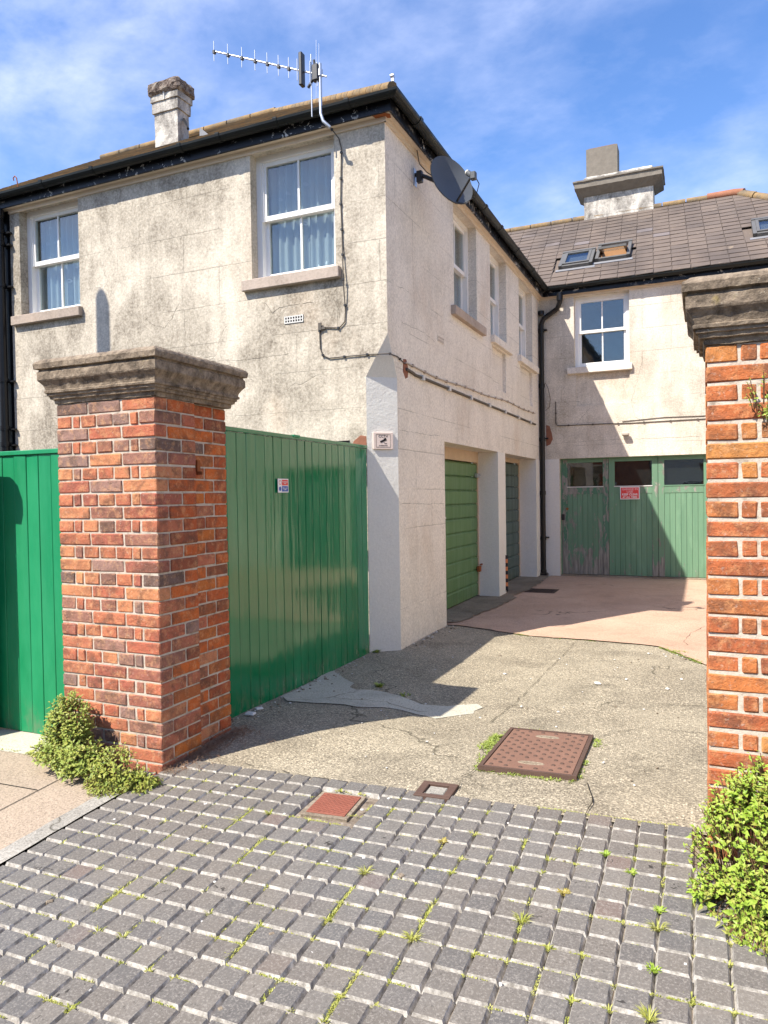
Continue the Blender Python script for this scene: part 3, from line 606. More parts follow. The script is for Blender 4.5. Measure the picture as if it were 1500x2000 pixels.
c4 = empty('drain_grate', label='dark rectangular drain grate in the pink concrete near the downpipe', cat='drain'); plate_frame(c4, -2.32, 11.35)
m = MB()
for (x0, x1, y0, y1) in ((-.23, .23, -.22, -.19), (-.23, .23, .19, .22), (-.23, -.2, -.19, .19), (.2, .23, -.19, .19)): m.box(x0, x1, y0, y1, 0, .018)
m.build('frame', 'grate', c4)
m = MB()
for i in range(9): x = -.18+i*.045; m.box(x-.01, x+.01, -.19, .19, .0, .016)
m.build('bars', 'grate', c4); MB().box(-.2, .2, -.19, .19, .008, .011).build('sump', 'dark', c4)
# ------------------------------------------------------------------ brick piers
CH = .0783
def brick(name_parent, x0, x1, y0, y1, z0, mat, jit=.0019, proud=.0, label=None):
    J_ = .0118 if mat == 'brickB' else .0095; w, d = x1-x0-J_, y1-y0-J_; k = random.randrange(4)
    me = chunk_mesh('brick', w, d, CH-J_, .006, jit, mat, k)
    o = link('brick', me, name_parent, ((x0+x1)/2+random.gauss(0, .0012), (y0+y1)/2+random.gauss(0, .0012), z0+CH/2+random.gauss(0, .0008)))
    o.rotation_euler = (random.gauss(0, .004), random.gauss(0, .004), random.gauss(0, .004)+(PI if random.random() < .5 else 0))
    if label: o['label'] = label
    return o
def cap_mesh(x0, x1, y0, y1, zb, name, parent, seed=0):
    pr = [(.0, 0), (.004, .024), (.018, .027), (.021, .044), (.030, .047), (.031, .060), (.041, .063), (.043, .075), (.036, .080), (.038, .094), (.046, .112), (.058, .128), (.064, .134), (.068, .142), (.069, .186), (.062, .192), (.060, .202), (.080, .206), (.084, .236), (.076, .250), (.05, .266)]
    vs = []; n = len(pr)
    for o, z in pr:
        for (x, y) in ((x0-o, y0-o), (x1+o, y0-o), (x1+o, y1+o), (x0-o, y1+o)): vs.append((x, y, zb+z))
    fs = [(i*4+k, i*4+(k+1) % 4, (i+1)*4+(k+1) % 4, (i+1)*4+k) for i in range(n-1) for k in range(4)]
    vs.append(((x0+x1)/2, (y0+y1)/2, zb+.325)); c = len(vs)-1
    fs += [((n-1)*4+k, (n-1)*4+(k+1) % 4, c) for k in range(4)]+[(3, 2, 1, 0)]
    o = MB().add(vs, fs).build(name, 'cap', parent)
    roughen(o, .0028, 26, .035); return o
# left pier: front x -3.604..-2.83 at y 3.2; side 3.2..3.566, rebate -2.875 to y 3.95
pL = empty('brick_pier', (-3.217, 3.2, 0), label='tall mottled brick gate pier with moulded stone cap, between the two green gates', cat='gate pier')
pL_off = Vector((3.217, -3.2, 0))
def P(root, off, fn):
    pass
class Shift:
    """parts are laid out in world metres and parented to a root that stands at the pier's foot"""
    def __init__(s, root): s.r = root; s.l = Vector(root.location)
def pier_bricks(root, X0, X1, Y0, Y1, ztop, ncourse, mat, smat, faces, back=None, flip=0):
    ox, oy = root.location.x, root.location.y
    def B(x0, x1, y0, y1, z, mt): return brick(root, x0-ox, x1-ox, y0-oy, y1-oy, z-root.location.z, mt)
    Wd = X1-X0; H = Wd/6.07; C = H*.535; D = .11
    for i in range(ncourse):
        z = ztop-CH*(i+1); row = (i+flip) % 2
        if row == 0:      # stretchers in front
            n = 3; L = Wd/n
            for k in range(n): B(X0+k*L, X0+(k+1)*L, Y0, Y0+D, z, mat if k < n-1 or 'R' not in faces else mat)
            if 'R' in faces: B(X1-D, X1, Y0+D, Y1, z, smat if random.random() < .6 else mat)
            if 'L' in faces: B(X0, X0+D, Y0+D, Y1, z, mat)
        else:
            ws = [H, C, H, H, H, C, H]; t = sum(ws); x = X0
            for k, w in enumerate(ws):
                w = w*Wd/t; dep = (Y1-Y0)*.64 if k in (0, 6) else D
                B(x, x+w, Y0, Y0+dep, z, mat); x += w
            if 'R' in faces: B(X1-D, X1, Y0+(Y1-Y0)*.64, Y1, z, smat if random.random() < .6 else mat)
            if 'L' in faces: B(X0, X0+D, Y0+(Y1-Y0)*.64, Y1, z, mat)
        if back:
            bx, by = back; b0 = Y1; L = by-b0; sp = b0+L*(.36 if row else .62)
            B(bx-D, bx, b0, sp, z, smat if random.random() < .7 else mat); B(bx-D, bx, sp, by, z, smat)
pier_bricks(pL, -3.604, -2.83, 3.2, 3.566, 2.14, 28, 'brickA', 'brickR', 'R', back=(-2.872, 3.93))
o = MB().box(-3.604+.011+3.217, -2.83-.0110+3.217, .0110, .366-.008, -.08, 2.138); o.box(-3.604+.2+3.217, -2.872-.0110+3.217, .366-.008, .73-.012, -.08, 2.1385); o.build('mortar', 'mortar', pL)
cap_mesh(-.387, .387, 0, .72, 2.14, 'cap', pL)
m = MB().box(.345, .36, .40, .43, 1.72, 1.79).box(.345, .385, .41, .42, 1.70, 1.72); m.build('hinge_pin', 'rust', pL)
# right pier
pR = empty('brick_pier', (.40, 3.2, 0), label='orange red brick gate pier with thick white joints at the right edge', cat='gate pier')
pier_bricks(pR, .012, .79, 3.2, 3.6, 2.14, 28, 'brickB', 'brickB', 'L', flip=1)
MB().box(.012-.4+.011, .79-.4-.006, .0110, .39, -.08, 2.138).build('mortar', 'mortarB', pR)
cap_mesh(-.388, .39, 0, .40, 2.14, 'cap', pR)
# third pier of the row, just outside the picture on the left: it shades the small gate
p3 = empty('brick_pier', (-4.84, 3.2, -.3), label='lower brick pier beyond the small green gate, past the left edge', cat='gate pier')
pier_bricks(p3, -5.23, -4.465, 3.2, 3.44, 1.78, 12, 'brickA', 'brickA', 'R')
MB().box(-.375, .362, .0125, .23, 0, 2.07).build('mortar', 'mortar', p3)
o = MB().box(-.44, .455, -.03, .14, 2.07, 2.26, b=.05).build('cap', 'cap', p3); roughen(o, .004, 20, .08)
# ------------------------------------------------------------------ green gates
def board_gate(root, L, zb, zt, bw, mat, topmat=None, thick=.022):
    n = int(round(L/bw)); w = L/n
    for i in range(n):
        me = chunk_mesh('board', w-.004, thick, zt-zb, .003, .0006, mat, random.randrange(3))
        o = link('board', me, root, (w*(i+.5), random.gauss(0, .0008), (zb+zt)/2)); o.rotation_euler = (random.gauss(0, .0015), 0, random.gauss(0, .013))
    MB().box(-.005, L+.005, -thick/2-.012, thick/2+.05, zt+.001, zt+.032, b=.004).build('top_rail', topmat or mat, root)
    m = MB()
    for z in (zb+.18, (zb+zt)/2, zt-.18): m.box(.01, L-.01, thick/2+.002, thick/2+.05, z-.05, z+.05)
    m.build('ledge', mat, root)
g1 = empty('wooden_gate', (-5.0, 3.481, 0), label='small emerald green boarded gate, matt, left of the tall brick pier', cat='gate')
board_gate(g1, 1.385, -.035, 1.865, .1155, 'gateL')
g2 = empty('wooden_gate', (-3.02+.02, 6.40, 0), -PI/2, label='large glossy green boarded gate standing open between pier and house wall', cat='gate')
g2.location = (-3.031, 4.0, 0); g2.rotation_euler = (0, 0, PI/2)
board_gate(g2, 2.40, -.012, 2.02, .119, 'gateR')
MB().box(1.0, 1.10, -.03, .06, 2.035, 2.057, b=.003).build('green_tape', 'gateL', g2)
# stickers on the open gate
def decal_text(name, txt, size, mat, parent, loc, rot, sx=1.0, bold=False):
    cu = bpy.data.curves.new(name, 'FONT'); cu.body = txt; cu.size = size; cu.align_x = 'CENTER'; cu.align_y = 'CENTER'; cu.extrude = 0.0006; cu.resolution_u = 2
    if bold: cu.offset = size*.02
    to = bpy.data.objects.new(name, cu); COL.objects.link(to); dg = bpy.context.evaluated_depsgraph_get(); dg.update()
    me = bpy.data.meshes.new_from_object(to.evaluated_get(dg)); bpy.data.objects.remove(to)
    me.materials.clear(); me.materials.append(M[mat]); o = link(name, me, parent); o.location = loc; o.rotation_euler = rot; o.scale = (sx, 1, 1); return o
for nm, c, r in (('pwhite', (.78, .78, .76), .5), ('pred', (.72, .06, .05), .5), ('pblue', (.03, .09, .36), .5), ('pink_plastic', (.72, .58, .50), .5), ('pblack', (.02, .015, .015), .6), ('pgrey', (.5, .5, .5), .5), ('porange', (.60, .20, .07), .6), ('pfaded', (.75, .42, .42), .6)):
    M[nm] = plain(nm, c, r, .4, var=.05)
st = empty('safety_sticker', (-3.008, 4.755, 1.59), PI/2, label='small white sticker with red and blue panels on the open gate', cat='sticker')
MB().box(0, .155, -.002, .0, 0, .108).build('sheet', 'pwhite', st)
MB().box(.058, .147, -.003, -.0021, .056, .1).build('red_panel', 'pred', st); MB().box(.058, .147, -.003, -.0021, .008, .05).build('blue_panel', 'pblue', st)
RX = (PI/2, 0, 0)
decal_text('lettering', 'No admittance\nto site', .0125, 'pwhite', st, (.102, -.0035, .078), RX, bold=True); decal_text('lettering', 'Please report\nto office', .0125, 'pwhite', st, (.102, -.0035, .029), RX, bold=True)
m = MB(); n = 16
for cz, mt in ((.078, 'pred'), (.029, 'pblue')):
    m = MB(); ring = lambda r, y: [(.032+math.cos(2*PI*k/n)*r, y, cz+math.sin(2*PI*k/n)*r) for k in range(n)]
    if mt == 'pred': m.add(ring(.018, -.0026)+ring(.013, -.0026), [(k, (k+1) % n, n+(k+1) % n, n+k) for k in range(n)])
    else: m.add(ring(.018, -.0026), [tuple(range(n))])
    m.build('symbol', mt, st)
# ------------------------------------------------------------------ the house
YF, XW, YR, ZE = 6.42, -2.78, 13.56, 5.205
house = empty('house', (-5.4, 9, 0), label='two storey cream rendered coach house with black gutters, garages below and a slate wing behind', cat='house')
HL = Vector(house.location)
def hb(mb, name, mats, parent=None, **k):          # build house parts laid out in world metres
    if parent is None:
        o = mb.build(name, mats, house); o.location = -HL
    else: o = mb.build(name, mats, parent)
    return tag(o, **k)
def wall_grid(m, org, ud, nd, u0, u1, z0, z1, holes, th=.35):
    """wall sheet with openings; ud = direction along the wall, nd = into the wall; holes (u0,u1,z0,z1,depth) depth None = through"""
    org, ud, nd = Vector(org), Vector(ud), Vector(nd)
    us = sorted({u0, u1, *[h[0] for h in holes], *[h[1] for h in holes]}); zs = sorted({z0, z1, *[h[2] for h in holes], *[h[3] for h in holes]})
    def pt(u, z, d=0): return org+ud*u+nd*d+Vector((0, 0, z))
    def hole(u, z):
        for h in holes:
            if h[0] < u < h[1] and h[2] < z < h[3]: return h
    for a, b in zip(us, us[1:]):
        for c, d in zip(zs, zs[1:]):
            if not hole((a+b)/2, (c+d)/2): m.quad(pt(a, c), pt(b, c), pt(b, d), pt(a, d))
    for h in holes:
        D = h[4] or th
        m.quad(pt(h[0], h[2]), pt(h[0], h[3]), pt(h[0], h[3], D), pt(h[0], h[2], D)); m.quad(pt(h[1], h[2]), pt(h[1], h[3]), pt(h[1], h[3], D), pt(h[1], h[2], D))
        m.quad(pt(h[0], h[3]), pt(h[1], h[3]), pt(h[1], h[3], D), pt(h[0], h[3], D)); m.quad(pt(h[0], h[2]), pt(h[1], h[2]), pt(h[1], h[2], D), pt(h[0], h[2], D))
        if h[4]: m.quad(pt(h[0], h[2], D), pt(h[1], h[2], D), pt(h[1], h[3], D), pt(h[0], h[3], D))
ZH = ZE+.03
m = MB(); wall_grid(m, (0, YF, 0), (1, 0, 0), (0, 1, 0), -7.93, -3.02, -.3, ZH, [(-4.33, -3.335, 3.83, 5.175, None), (-7.765, -6.775, 3.86, 5.185, None)])
m.quad((-7.93, YF, -.3), (-7.93, YF, ZH), (-7.93, YF+1.2, ZH), (-7.93, YF+1.2, -.3)); hb(m, 'front_wall', 'wallA')
m = MB(); C0, P0, P1 = (-2.78, 6.42), (-3.02, 6.42), (-2.78, 6.64)
V = lambda p, z: (p[0], p[1], z)
m.quad(V(P0, 3.13), V(C0, 3.13), V(C0, ZH), V(P0, ZH), 0); m.quad(V(C0, 3.13), V(P1, 3.13), V(P1, ZH), V(C0, ZH), 1)
m.add([V(P0, 2.73), V(C0, 3.13), V(P0, 3.13)], [(0, 1, 2)], 0); m.add([V(P1, 2.73), V(P1, 3.13), V(C0, 3.13)], [(0, 1, 2)], 1)
m.add([V(P0, 2.73), V(P1, 2.73), V(C0, 3.13)], [(0, 1, 2)], 2); m.quad(V(P0, -.3), V(P1, -.3), V(P1, 2.73), V(P0, 2.73), 2)
hb(m, 'splayed_corner', ['wallA', 'wallB', 'white'])
GB = [(8.06, 10.48, -.3, 2.185, None), (10.90, 13.16, -.3, 2.185, None)]
BWo = [(8.50, 9.48, 3.86, 5.17, None), (10.17, 11.10, 3.86, 5.17, None), (11.95, 12.98, 3.86, 5.17, None)]
BP = [(10.25, 11.03, 3.12, 3.73, .05), (12.0, 12.95, 3.12, 3.73, .05)]
m = MB(); wall_grid(m, (XW, 0, 0), (0, 1, 0), (-1, 0, 0), 6.64, 13.56, 2.26, ZH, BWo+BP, .30)
hb(m, 'side_wall', 'wallB')
m = MB(); wall_grid(m, (XW, 0, 0), (0, 1, 0), (-1, 0, 0), 6.64, 13.56, -.3, 2.26, GB, .30); hb(m, 'side_wall', 'wallB')
# painted piers beside the garage openings
m = MB(); m.box(XW-.30, XW+.006, 10.474, 10.906, -.3, 2.18); hb(m, 'garage_pier', 'white'); m = MB(); m.box(XW-.30, XW+.006, 13.154, 13.55, -.3, 2.18); hb(m, 'garage_pier', 'white')
m = MB(); wall_grid(m, (0, YR, 0), (1, 0, 0), (0, 1, 0), -2.78, 3.4, -.3, ZH, [(-2.135, -1.17, 3.86, 5.165, None), (-2.42, .14, -.3, 2.195, .42), (-2.10, -1.17, 3.15, 3.735, .04), (.45, 2.45, -.3, 2.195, .3)]); hb(m, 'rear_wall', 'wallC')
m = MB(); m.box(-2.775, -2.426, YR-.004, YR+.3, -.3, 2.19); hb(m, 'painted_reveal', 'white')
# interiors
def room(x0, x1, y0, y1, z0, z1):
    m = MB(); m.box(x0, x1, y0, y1, z0, z1); hb(m, 'room', 'room')
room(-4.6, -3.1, YF+.36, YF+1.7, 3.2, 5.15); room(-7.9, -6.5, YF+.36, YF+1.7, 3.2, 5.15) if False else None
m = MB()
for (x0, x1, y0, y1) in ((-4.9, -3.1, 6.78, 8.0), (-8.0, -6.3, 6.78, 8.0), (-5.0, -3.09, 8.1, 13.4), (-2.5, -.7, 13.92, 15)):
    for q in (((x0, y1), (x1, y1)), ((x0, y0), (x0, y1)), ((x1, y0), (x1, y1))):
        (a, b), (c, d) = q; m.quad((a, b, 3.0), (c, d, 3.0), (c, d, 5.3), (a, b, 5.3))
    m.quad((x0, y0, 3.0), (x1, y0, 3.0), (x1, y1, 3.0), (x0, y1, 3.0)); m.quad((x0, y0, 5.3), (x1, y0, 5.3), (x1, y1, 5.3), (x0, y1, 5.3))
hb(m, 'room_interior', 'room')
for o in [x for x in bpy.data.objects if x.name.startswith('room') and not x.name.startswith('room_interior')]: bpy.data.objects.remove(o)
# windows ---------------------------------------------------------------
def window(org, rz, w, h, sill, curtain=True, rev=.115, sillext=(.1, .06)):
    """org = bottom left of the opening on the wall face; local x along wall, y into wall, z up"""
    f = .062; y0 = rev
    m = MB(); m.box(0, f, y0, y0+.11, 0, h); m.box(w-f, w, y0, y0+.11, 0, h); m.box(f, w-f, y0, y0+.11, h-f, h); m.box(f, w-f, y0, y0+.12, 0, .035)
    m.box(.0, w, y0-.03, y0+.0, 0, .022)
    for x in (f, w-f-.02): m.box(x, x+.02, y0+.012, y0+.03, h*.5-.02, h-f)
    wo = m.build('window', 'upvc', house); wo.location = Vector(org)-HL; wo.rotation_euler = (0, 0, rz)
    mid = h*.515; s = .045
    def sash(x0, x1, z0, z1, y, br):
        m = MB(); m.box(x0, x0+s, y, y+.04, z0, z1); m.box(x1-s, x1, y, y+.04, z0, z1); m.box(x0+s, x1-s, y, y+.04, z1-s, z1); m.box(x0+s, x1-s, y, y+.04, z0, z0+br)
        xc = (x0+x1)/2; m.box(xc-.011, xc+.011, y+.006, y+.034, z0+br, z1-s); m.build('sash', 'upvc', wo)
        for a, b in ((x0+s, xc-.011), (xc+.011, x1-s)): MB().box(a, b, y+.018, y+.022, z0+br, z1-s).build('pane', 'glass', wo)
    sash(f, w-f, mid-.035, h-f, y0+.025, .052); sash(f, w-f, .036, mid+.01, y0+.068, .062)
    if curtain:
        m = MB(); n = 90; vs = []
        ph = random.uniform(0, 6)
        for i in range(n+1):
            x = f+.01+(w-2*f-.02)*i/n; d = .16+y0+.022*math.sin(i*.62+ph)+.012*math.sin(i*.27+ph*2)
            vs += [(x, d, .05), (x, d+.01*math.sin(i*.2), h-.06)]
        m.add(vs, [(2*i, 2*i+2, 2*i+3, 2*i+1) for i in range(n)], 0, True); m.build('net_curtain', 'lace', wo)
    if sill:
        m = MB(); m.box(-sillext[0], w+sillext[1], -.062, rev-.002, -.115, -.002, b=.006); so_ = m.build('sill', sill, wo)
    return wo
window((-4.33, YF, 3.845), 0, .995, 1.33, 'sill')
window((-7.765, YF, 3.865), 0, .99, 1.32, 'sill', sillext=(.12, .04))
window((XW, 8.50, 3.865), PI/2, .98, 1.305, 'sill', sillext=(.13, .26))
window((XW, 10.17, 3.865), PI/2, .93, 1.305, 'sillB', sillext=(.0, .24)) if False else None
M['sillB'] = M['wallB']
window((XW, 10.17, 3.865), PI/2, .93, 1.305, 'sillB', sillext=(-.0, .2)); window((XW, 11.95, 3.865), PI/2, 1.03, 1.305, 'sillB', sillext=(.12, .28))
rw = window((-2.135, YR, 3.86), 0, .965, 1.305, 'sillB', curtain=False, sillext=(.12, .05))
# eaves: soffit, fascia, gutter ---------------------------------------------
o_ = .11; FA = [(-9.5, YF-o_), (XW+o_, YF-o_), (XW+o_, YR-o_), (3.52, YR-o_)]
m = MB(); m.box(-9.5, XW+o_-.02, YF-o_+.02, YF+.3, ZE, ZE+.02); m.box(XW-.3, XW+o_-.02, YF+.3, YR-o_+.02, ZE, ZE+.02); m.box(XW-.3, 3.5, YR-o_+.02, YR+.3, ZE, ZE+.0195); hb(m, 'soffit', 'soffit')
m = MB(); m.box(-7.93, XW+.02, YF-.02, YF, ZE-.05, ZE); m.box(XW, XW+.022, YF-.018, YR, ZE-.05, ZE); m.box(XW+.022, 3.4, YR-.02, YR, ZE-.045, ZE); hb(m, 'eaves_board', 'soffit')
t_ = .022; zf0, zf1 = ZE-.012, ZE+.15
m = MB(); m.box(-9.5, XW+o_, YF-o_, YF-o_+t_, zf0, zf1); m.box(XW+o_-t_, XW+o_, YF-o_+t_, YR-o_, zf0, zf1); m.box(XW+o_, 3.52, YR-o_, YR-o_+t_, zf0, zf1); hb(m, 'fascia_board', 'fascia')
gp = [(math.cos(a)*.058, math.sin(a)*.058) for a in [PI+PI*k/8 for k in range(9)]]
gin = [(math.cos(a)*.052, math.sin(a)*.052) for a in [2*PI-PI*k/8 for k in range(9)]]
GP = gp+gin; gz = ZE+.125; gc = o_+.062
m = MB(); A0, A1, A2, A3 = (-9.5, YF-gc, gz), (XW+gc, YF-gc, gz), (XW+gc, YR-gc, gz), (3.52, YR-gc, gz)
def mitre(m, pts, prof):
    P_ = [Vector(p) for p in pts]; n = len(prof); rings = []
    for i, p in enumerate(P_):
        d0 = (P_[i]-P_[i-1]).normalized() if i else None; d1 = (P_[i+1]-P_[i]).normalized() if i < len(P_)-1 else None
        d0 = d0 or d1; d1 = d1 or d0; r0 = d0.cross(Vector((0, 0, 1))); r1 = d1.cross(Vector((0, 0, 1))); r = (r0+r1)/(1+r0.dot(r1))
        rings += [p+r*a+Vector((0, 0, z)) for a, z in prof]
    for i in range(len(P_)-1): m.add(rings[i*n:(i+2)*n], [(k, (k+1) % n, n+(k+1) % n, n+k) for k in range(n)], 0, False)
mitre(m, (A0, A1, A2, A3), GP); hb(m, 'gutter', 'gutter')
br = [(math.cos(a)*.064, math.sin(a)*.064) for a in [PI+PI*k/8 for k in range(9)]]+[(.064, .012), (-.064, .012)]
for x in (-7.15, -6.35, -5.1, -4.6, -3.9, -3.1): m = MB(); m.prof(br, (x, YF-gc, gz), (x+.045, YF-gc, gz)); hb(m, 'gutter_bracket', 'gutter')
for y in (6.8, 8.0, 9.2, 10.0, 11.0, 12.1): m = MB(); m.prof(br, (XW+gc, y, gz), (XW+gc, y+.07, gz)); hb(m, 'gutter_bracket', 'gutter')
for x in (-2.1, -1.1, -.1, .9): m = MB(); m.prof(br, (x, YR-gc, gz), (x+.05, YR-gc, gz)); hb(m, 'gutter_bracket', 'gutter')
m = MB(); m.box(-3.46, -3.22, YF-.012, YF, 2.055, 2.10); m.box(-3.47, -3.21, YF-.016, YF, 2.10, 2.11); hb(m, 'wall_vent', 'dark')
# downpipes
m = MB(); yp = YR-.07
m.tube([(-2.36, YR-.16, 5.22), (-2.36, YR-.16, 5.06), (-2.42, yp, 4.96), (-2.68, yp, 4.80), (-2.72, yp, 4.70), (-2.72, yp, .06)], .046, 12); 
for z in (4.95, 4.62, 3.6, 2.6, 1.6, .75, .12): m.tube([(-2.72, yp, z), (-2.72, yp, z-.07)], .056, 12)
m.tube([(-2.36, YR-.16, 5.2), (-2.36, YR-.16, 5.08)], .056, 12); m.box(-2.79, -2.64, YR-.14, YR, -.0, .07, b=.02)
for z in (4.6, 2.58, .73): m.box(-2.80, -2.62, YR-.05, YR-.005, z-.012, z+.012)
hb(m, 'downpipe', 'black')
m = MB()
for x, y, r in ((-8.01, 6.33, .055), (-8.17, 6.36, .06), (-8.34, 6.34, .06)): m.tube([(x, y, 5.2), (x, y, -.1)], r, 12)
m.box(-8.12, -7.93, 6.27, 6.36, 5.08, 5.2, b=.02)
for z in (4.95, 4.8, 4.28, 3.1, 2.5, 2.3): m.tube([(-8.01, 6.33, z), (-8.01, 6.33, z-.05)], .066, 12); m.box(-8.0, -7.88, 6.36, 6.41, z-.05, z-.03)
hb(m, 'downpipe', 'black')
m = MB(); m.box(-9.6, -7.935, 6.42, 6.46, -.2, 5.2); hb(m, 'recess_shade_panel', 'black')  # black sheet whose colour stands in for the shadow behind the pipes
m = MB(); m.box(.46, 2.44, YR+.18, YR+.2, 0, 2.19); hb(m, 'garage_door', 'garD', label='dark garage door in the rear wall hidden behind the right pier')
# roofs ---------------------------------------------------------------------
Ex, Ey, ze = XW+o_+.04, YF-o_-.04, ZE+.155
pm = .645; ridge_t = 3.4; zr = ze+pm*ridge_t
m = MB()
ap = (Ex-ridge_t, Ey+ridge_t, zr)
def courses(m, a, b, c, d, n, lift=.012):      # a,b eave ends, c,d ridge ends (b->c, a->d)
    a, b, c, d = map(Vector, (a, b, c, d)); nrm = (b-a).cross(d-a).normalized()
    for i in range(n):
        t0, t1 = i/n, (i+1)/n; p0, p1, p2, p3 = a.lerp(d, t0), b.lerp(c, t0), b.lerp(c, t1), a.lerp(d, t1)
        m.quad(p0+nrm*lift, p1+nrm*lift, p2, p3); m.quad(p0, p1, p1+nrm*lift, p0+nrm*lift)
courses(m, (-9.6, Ey, ze), (Ex, Ey, ze), ap, (-9.6, Ey+ridge_t, zr), 22)
courses(m, (Ex, Ey, ze), (Ex, 20, ze), (Ex-ridge_t, 20, zr), ap, 22)
m.quad((-9.6, Ey+ridge_t, zr), ap, (Ex-ridge_t, 20, zr), (-9.6, 20, zr)); m.quad((-9.6, Ey, ze), (-9.6, Ey+ridge_t, zr), (-9.6, 20, zr), (-9.6, 20, ze))
mroof = hb(m, 'main_roof', 'ridge')
m = MB()
for i in range(24):
    t0 = i/24; a = Vector((Ex, Ey, ze+.02)).lerp(Vector(ap), t0); b = Vector((Ex, Ey, ze+.02)).lerp(Vector(ap), t0+.95/24); m.tube([a, b], .05, 8)
x = ap[0]
while x > -9.6: m.tube([(x, ap[1], zr+.01), (x-.43, ap[1], zr+.01)], .055, 8); x -= .45
hb(m, 'ridge_tiles', 'ridge', kind='stuff')
# rear wing roof with slates
pr_ = .75; ey = YR-o_-.05; rx1 = .68; ry = 16.27; rz_ = ze+pr_*(ry-ey)
rroof = MB()
nrm = Vector((0, -pr_, 1)).normalized()
rroof.quad((-5.6, ey, ze-.02), (3.54, ey, ze-.02), (rx1, ry, rz_-.02), (-5.6, ry, rz_-.02)); rroof.add([(3.54, ey, ze-.02), (3.54, 19.1, ze-.02), (rx1, ry, rz_-.02)], [(0, 1, 2)]); rroof.quad((-5.6, 19.1, ze-.02), (3.54, 19.1, ze-.02), (rx1, ry, rz_-.02), (-5.6, ry, rz_-.02))
rroof = hb(rroof, 'rear_roof', 'slate')
NC = 18; sl = math.hypot(ry-ey, rz_-ze)/NC; rows = []
ang = math.atan(pr_); SW = .30
sm_ = []
for k in range(5):
    rr = random.Random(k+50); v, f = cube(SW/2-.004, (sl+.10)/2, .007); v = [(x+rr.uniform(-.002, .002), y+rr.uniform(-.004, .004), z+rr.uniform(-.0015, .0015)) for x, y, z in v]; sm_.append(MB().add(v, f).mesh('slate', 'slate'))
cnt = 0; restm = MB()
SKY = [(-2.52, -1.80, 13.82, 14.55), (-1.90, -1.20, 13.9, 14.65), (.78, 1.52, 14.05, 14.95)]
for r in range(NC):
    t = (r+.5)*sl; yc = ey+math.cos(ang)*t; zc_ = ze+math.sin(ang)*t
    xl = -2.62-(yc-ey)*1.0-.3; xr = 3.54-(yc-ey)*(3.54-rx1)/(ry-ey)
    x = xl+(SW/2 if r % 2 else 0)
    while x < min(xr, 2.6):
        if not any(a+.05 < x < b-.05 and c+.08 < yc < d-.06 for a, b, c, d in SKY):
            loc = Vector((x, yc, zc_))+nrm*.017; px, py, _ = proj(loc); rot = (ang-.06+random.gauss(0, .006), random.gauss(0, .006), random.gauss(0, .008)); me = sm_[random.randrange(5)]
            if 980 < px < 1520 and cnt < 290:
                o = link('slate', me, rroof, loc); o.rotation_euler = rot; cnt += 1
            else:
                Rm = Matrix.Rotation(rot[0], 3, 'X'); vs = [Rm @ v.co+loc for v in me.vertices]
                for p in me.polygons: restm.add([vs[j] for j in p.vertices], [tuple(range(4))])
        x += SW
restm.build('slates_far', 'slate', rroof, kind='stuff')
m = MB(); x = -4.4; k = 0
while x < rx1-.1: m.tube([(x, ry, rz_+.03), (x+.44, ry, rz_+.03)], [.075, .07], 8); x += .46
rt1 = m.build('ridge_tiles', 'ridge', rroof, kind='stuff')
m = MB(); a = Vector((rx1, ry, rz_+.04)); b = Vector((3.54, ey, ze+.04)); n = 9
for i in range(n): m.tube([a.lerp(b, i/n), a.lerp(b, (i+.96)/n)], [.075, .085], 8)
m.build('hip_tiles', 'ridge', rroof, kind='stuff')
MB().tube([(rx1-.55, ry, rz_+.045), (rx1-.05, ry, rz_+.05), (rx1+.12, ry-.08, rz_+.0)], .085, 8).build('hip_end_tile', 'ridgered', rroof)
# roof windows
M['skygrey'] = plain('grey_roof_window_frame', (.12, .115, .105), .45, .5); M['blind'] = plain('orange_blind', (.34, .16, .07), .7, .2); M['lead'] = plain('lead_flashing', (.20, .20, .21), .6, .4)
def skylight(xc, y, w, L, openang=0.0):
    e = m = MB(); s_ = .06
    m.box(-w/2, -w/2+s_, 0, L, 0, .085); m.box(w/2-s_, w/2, 0, L, 0, .085); m.box(-w/2, w/2, 0, s_, 0, .075); m.box(-w/2, w/2, L-s_, L, 0, .1)
    o = m.build('roof_window', 'skygrey', house); o.location = Vector((xc, y, ze+pr_*(y-ey)))+nrm*.02-HL; o.rotation_euler = (ang, 0, 0)
    MB().box(-w/2-.05, w/2+.05, -.09, 0, 0, .016).build('flashing', 'lead', o)
    z0 = .055 if not openang else .2
    m = MB(); m.box(-w/2+s_+.002, -w/2+s_+.05, -L/2+.07, L/2-.07, .0, .04); m.box(w/2-s_-.05, w/2-s_-.002, -L/2+.07, L/2-.07, .0, .04); m.box(-w/2+s_+.05, w/2-s_-.05, -L/2+.07, -L/2+.12, 0, .04); m.box(-w/2+s_+.05, w/2-s_-.05, L/2-.12, L/2-.07, 0, .04)
    so_ = m.build('sash', 'skygrey', o); so_.location = (0, L/2, .055); so_.rotation_euler = (openang, 0, 0)
    p = MB().box(-w/2+s_+.05, w/2-s_-.05, -L/2+.12, L/2-.12, .018, .022).build('pane', 'glass', o); p.location = (0, L/2, .055); p.rotation_euler = (openang, 0, 0)
    MB().box(-w/2+s_, w/2-s_, s_, L-s_, .004, .008).build('blind' if openang else 'lining', 'blind' if openang else 'room', o)
skylight(-2.16, 13.95, .62, .72); skylight(-1.50, 14.05, .62, .74, -.55); skylight(1.15, 14.15, .62, .74)
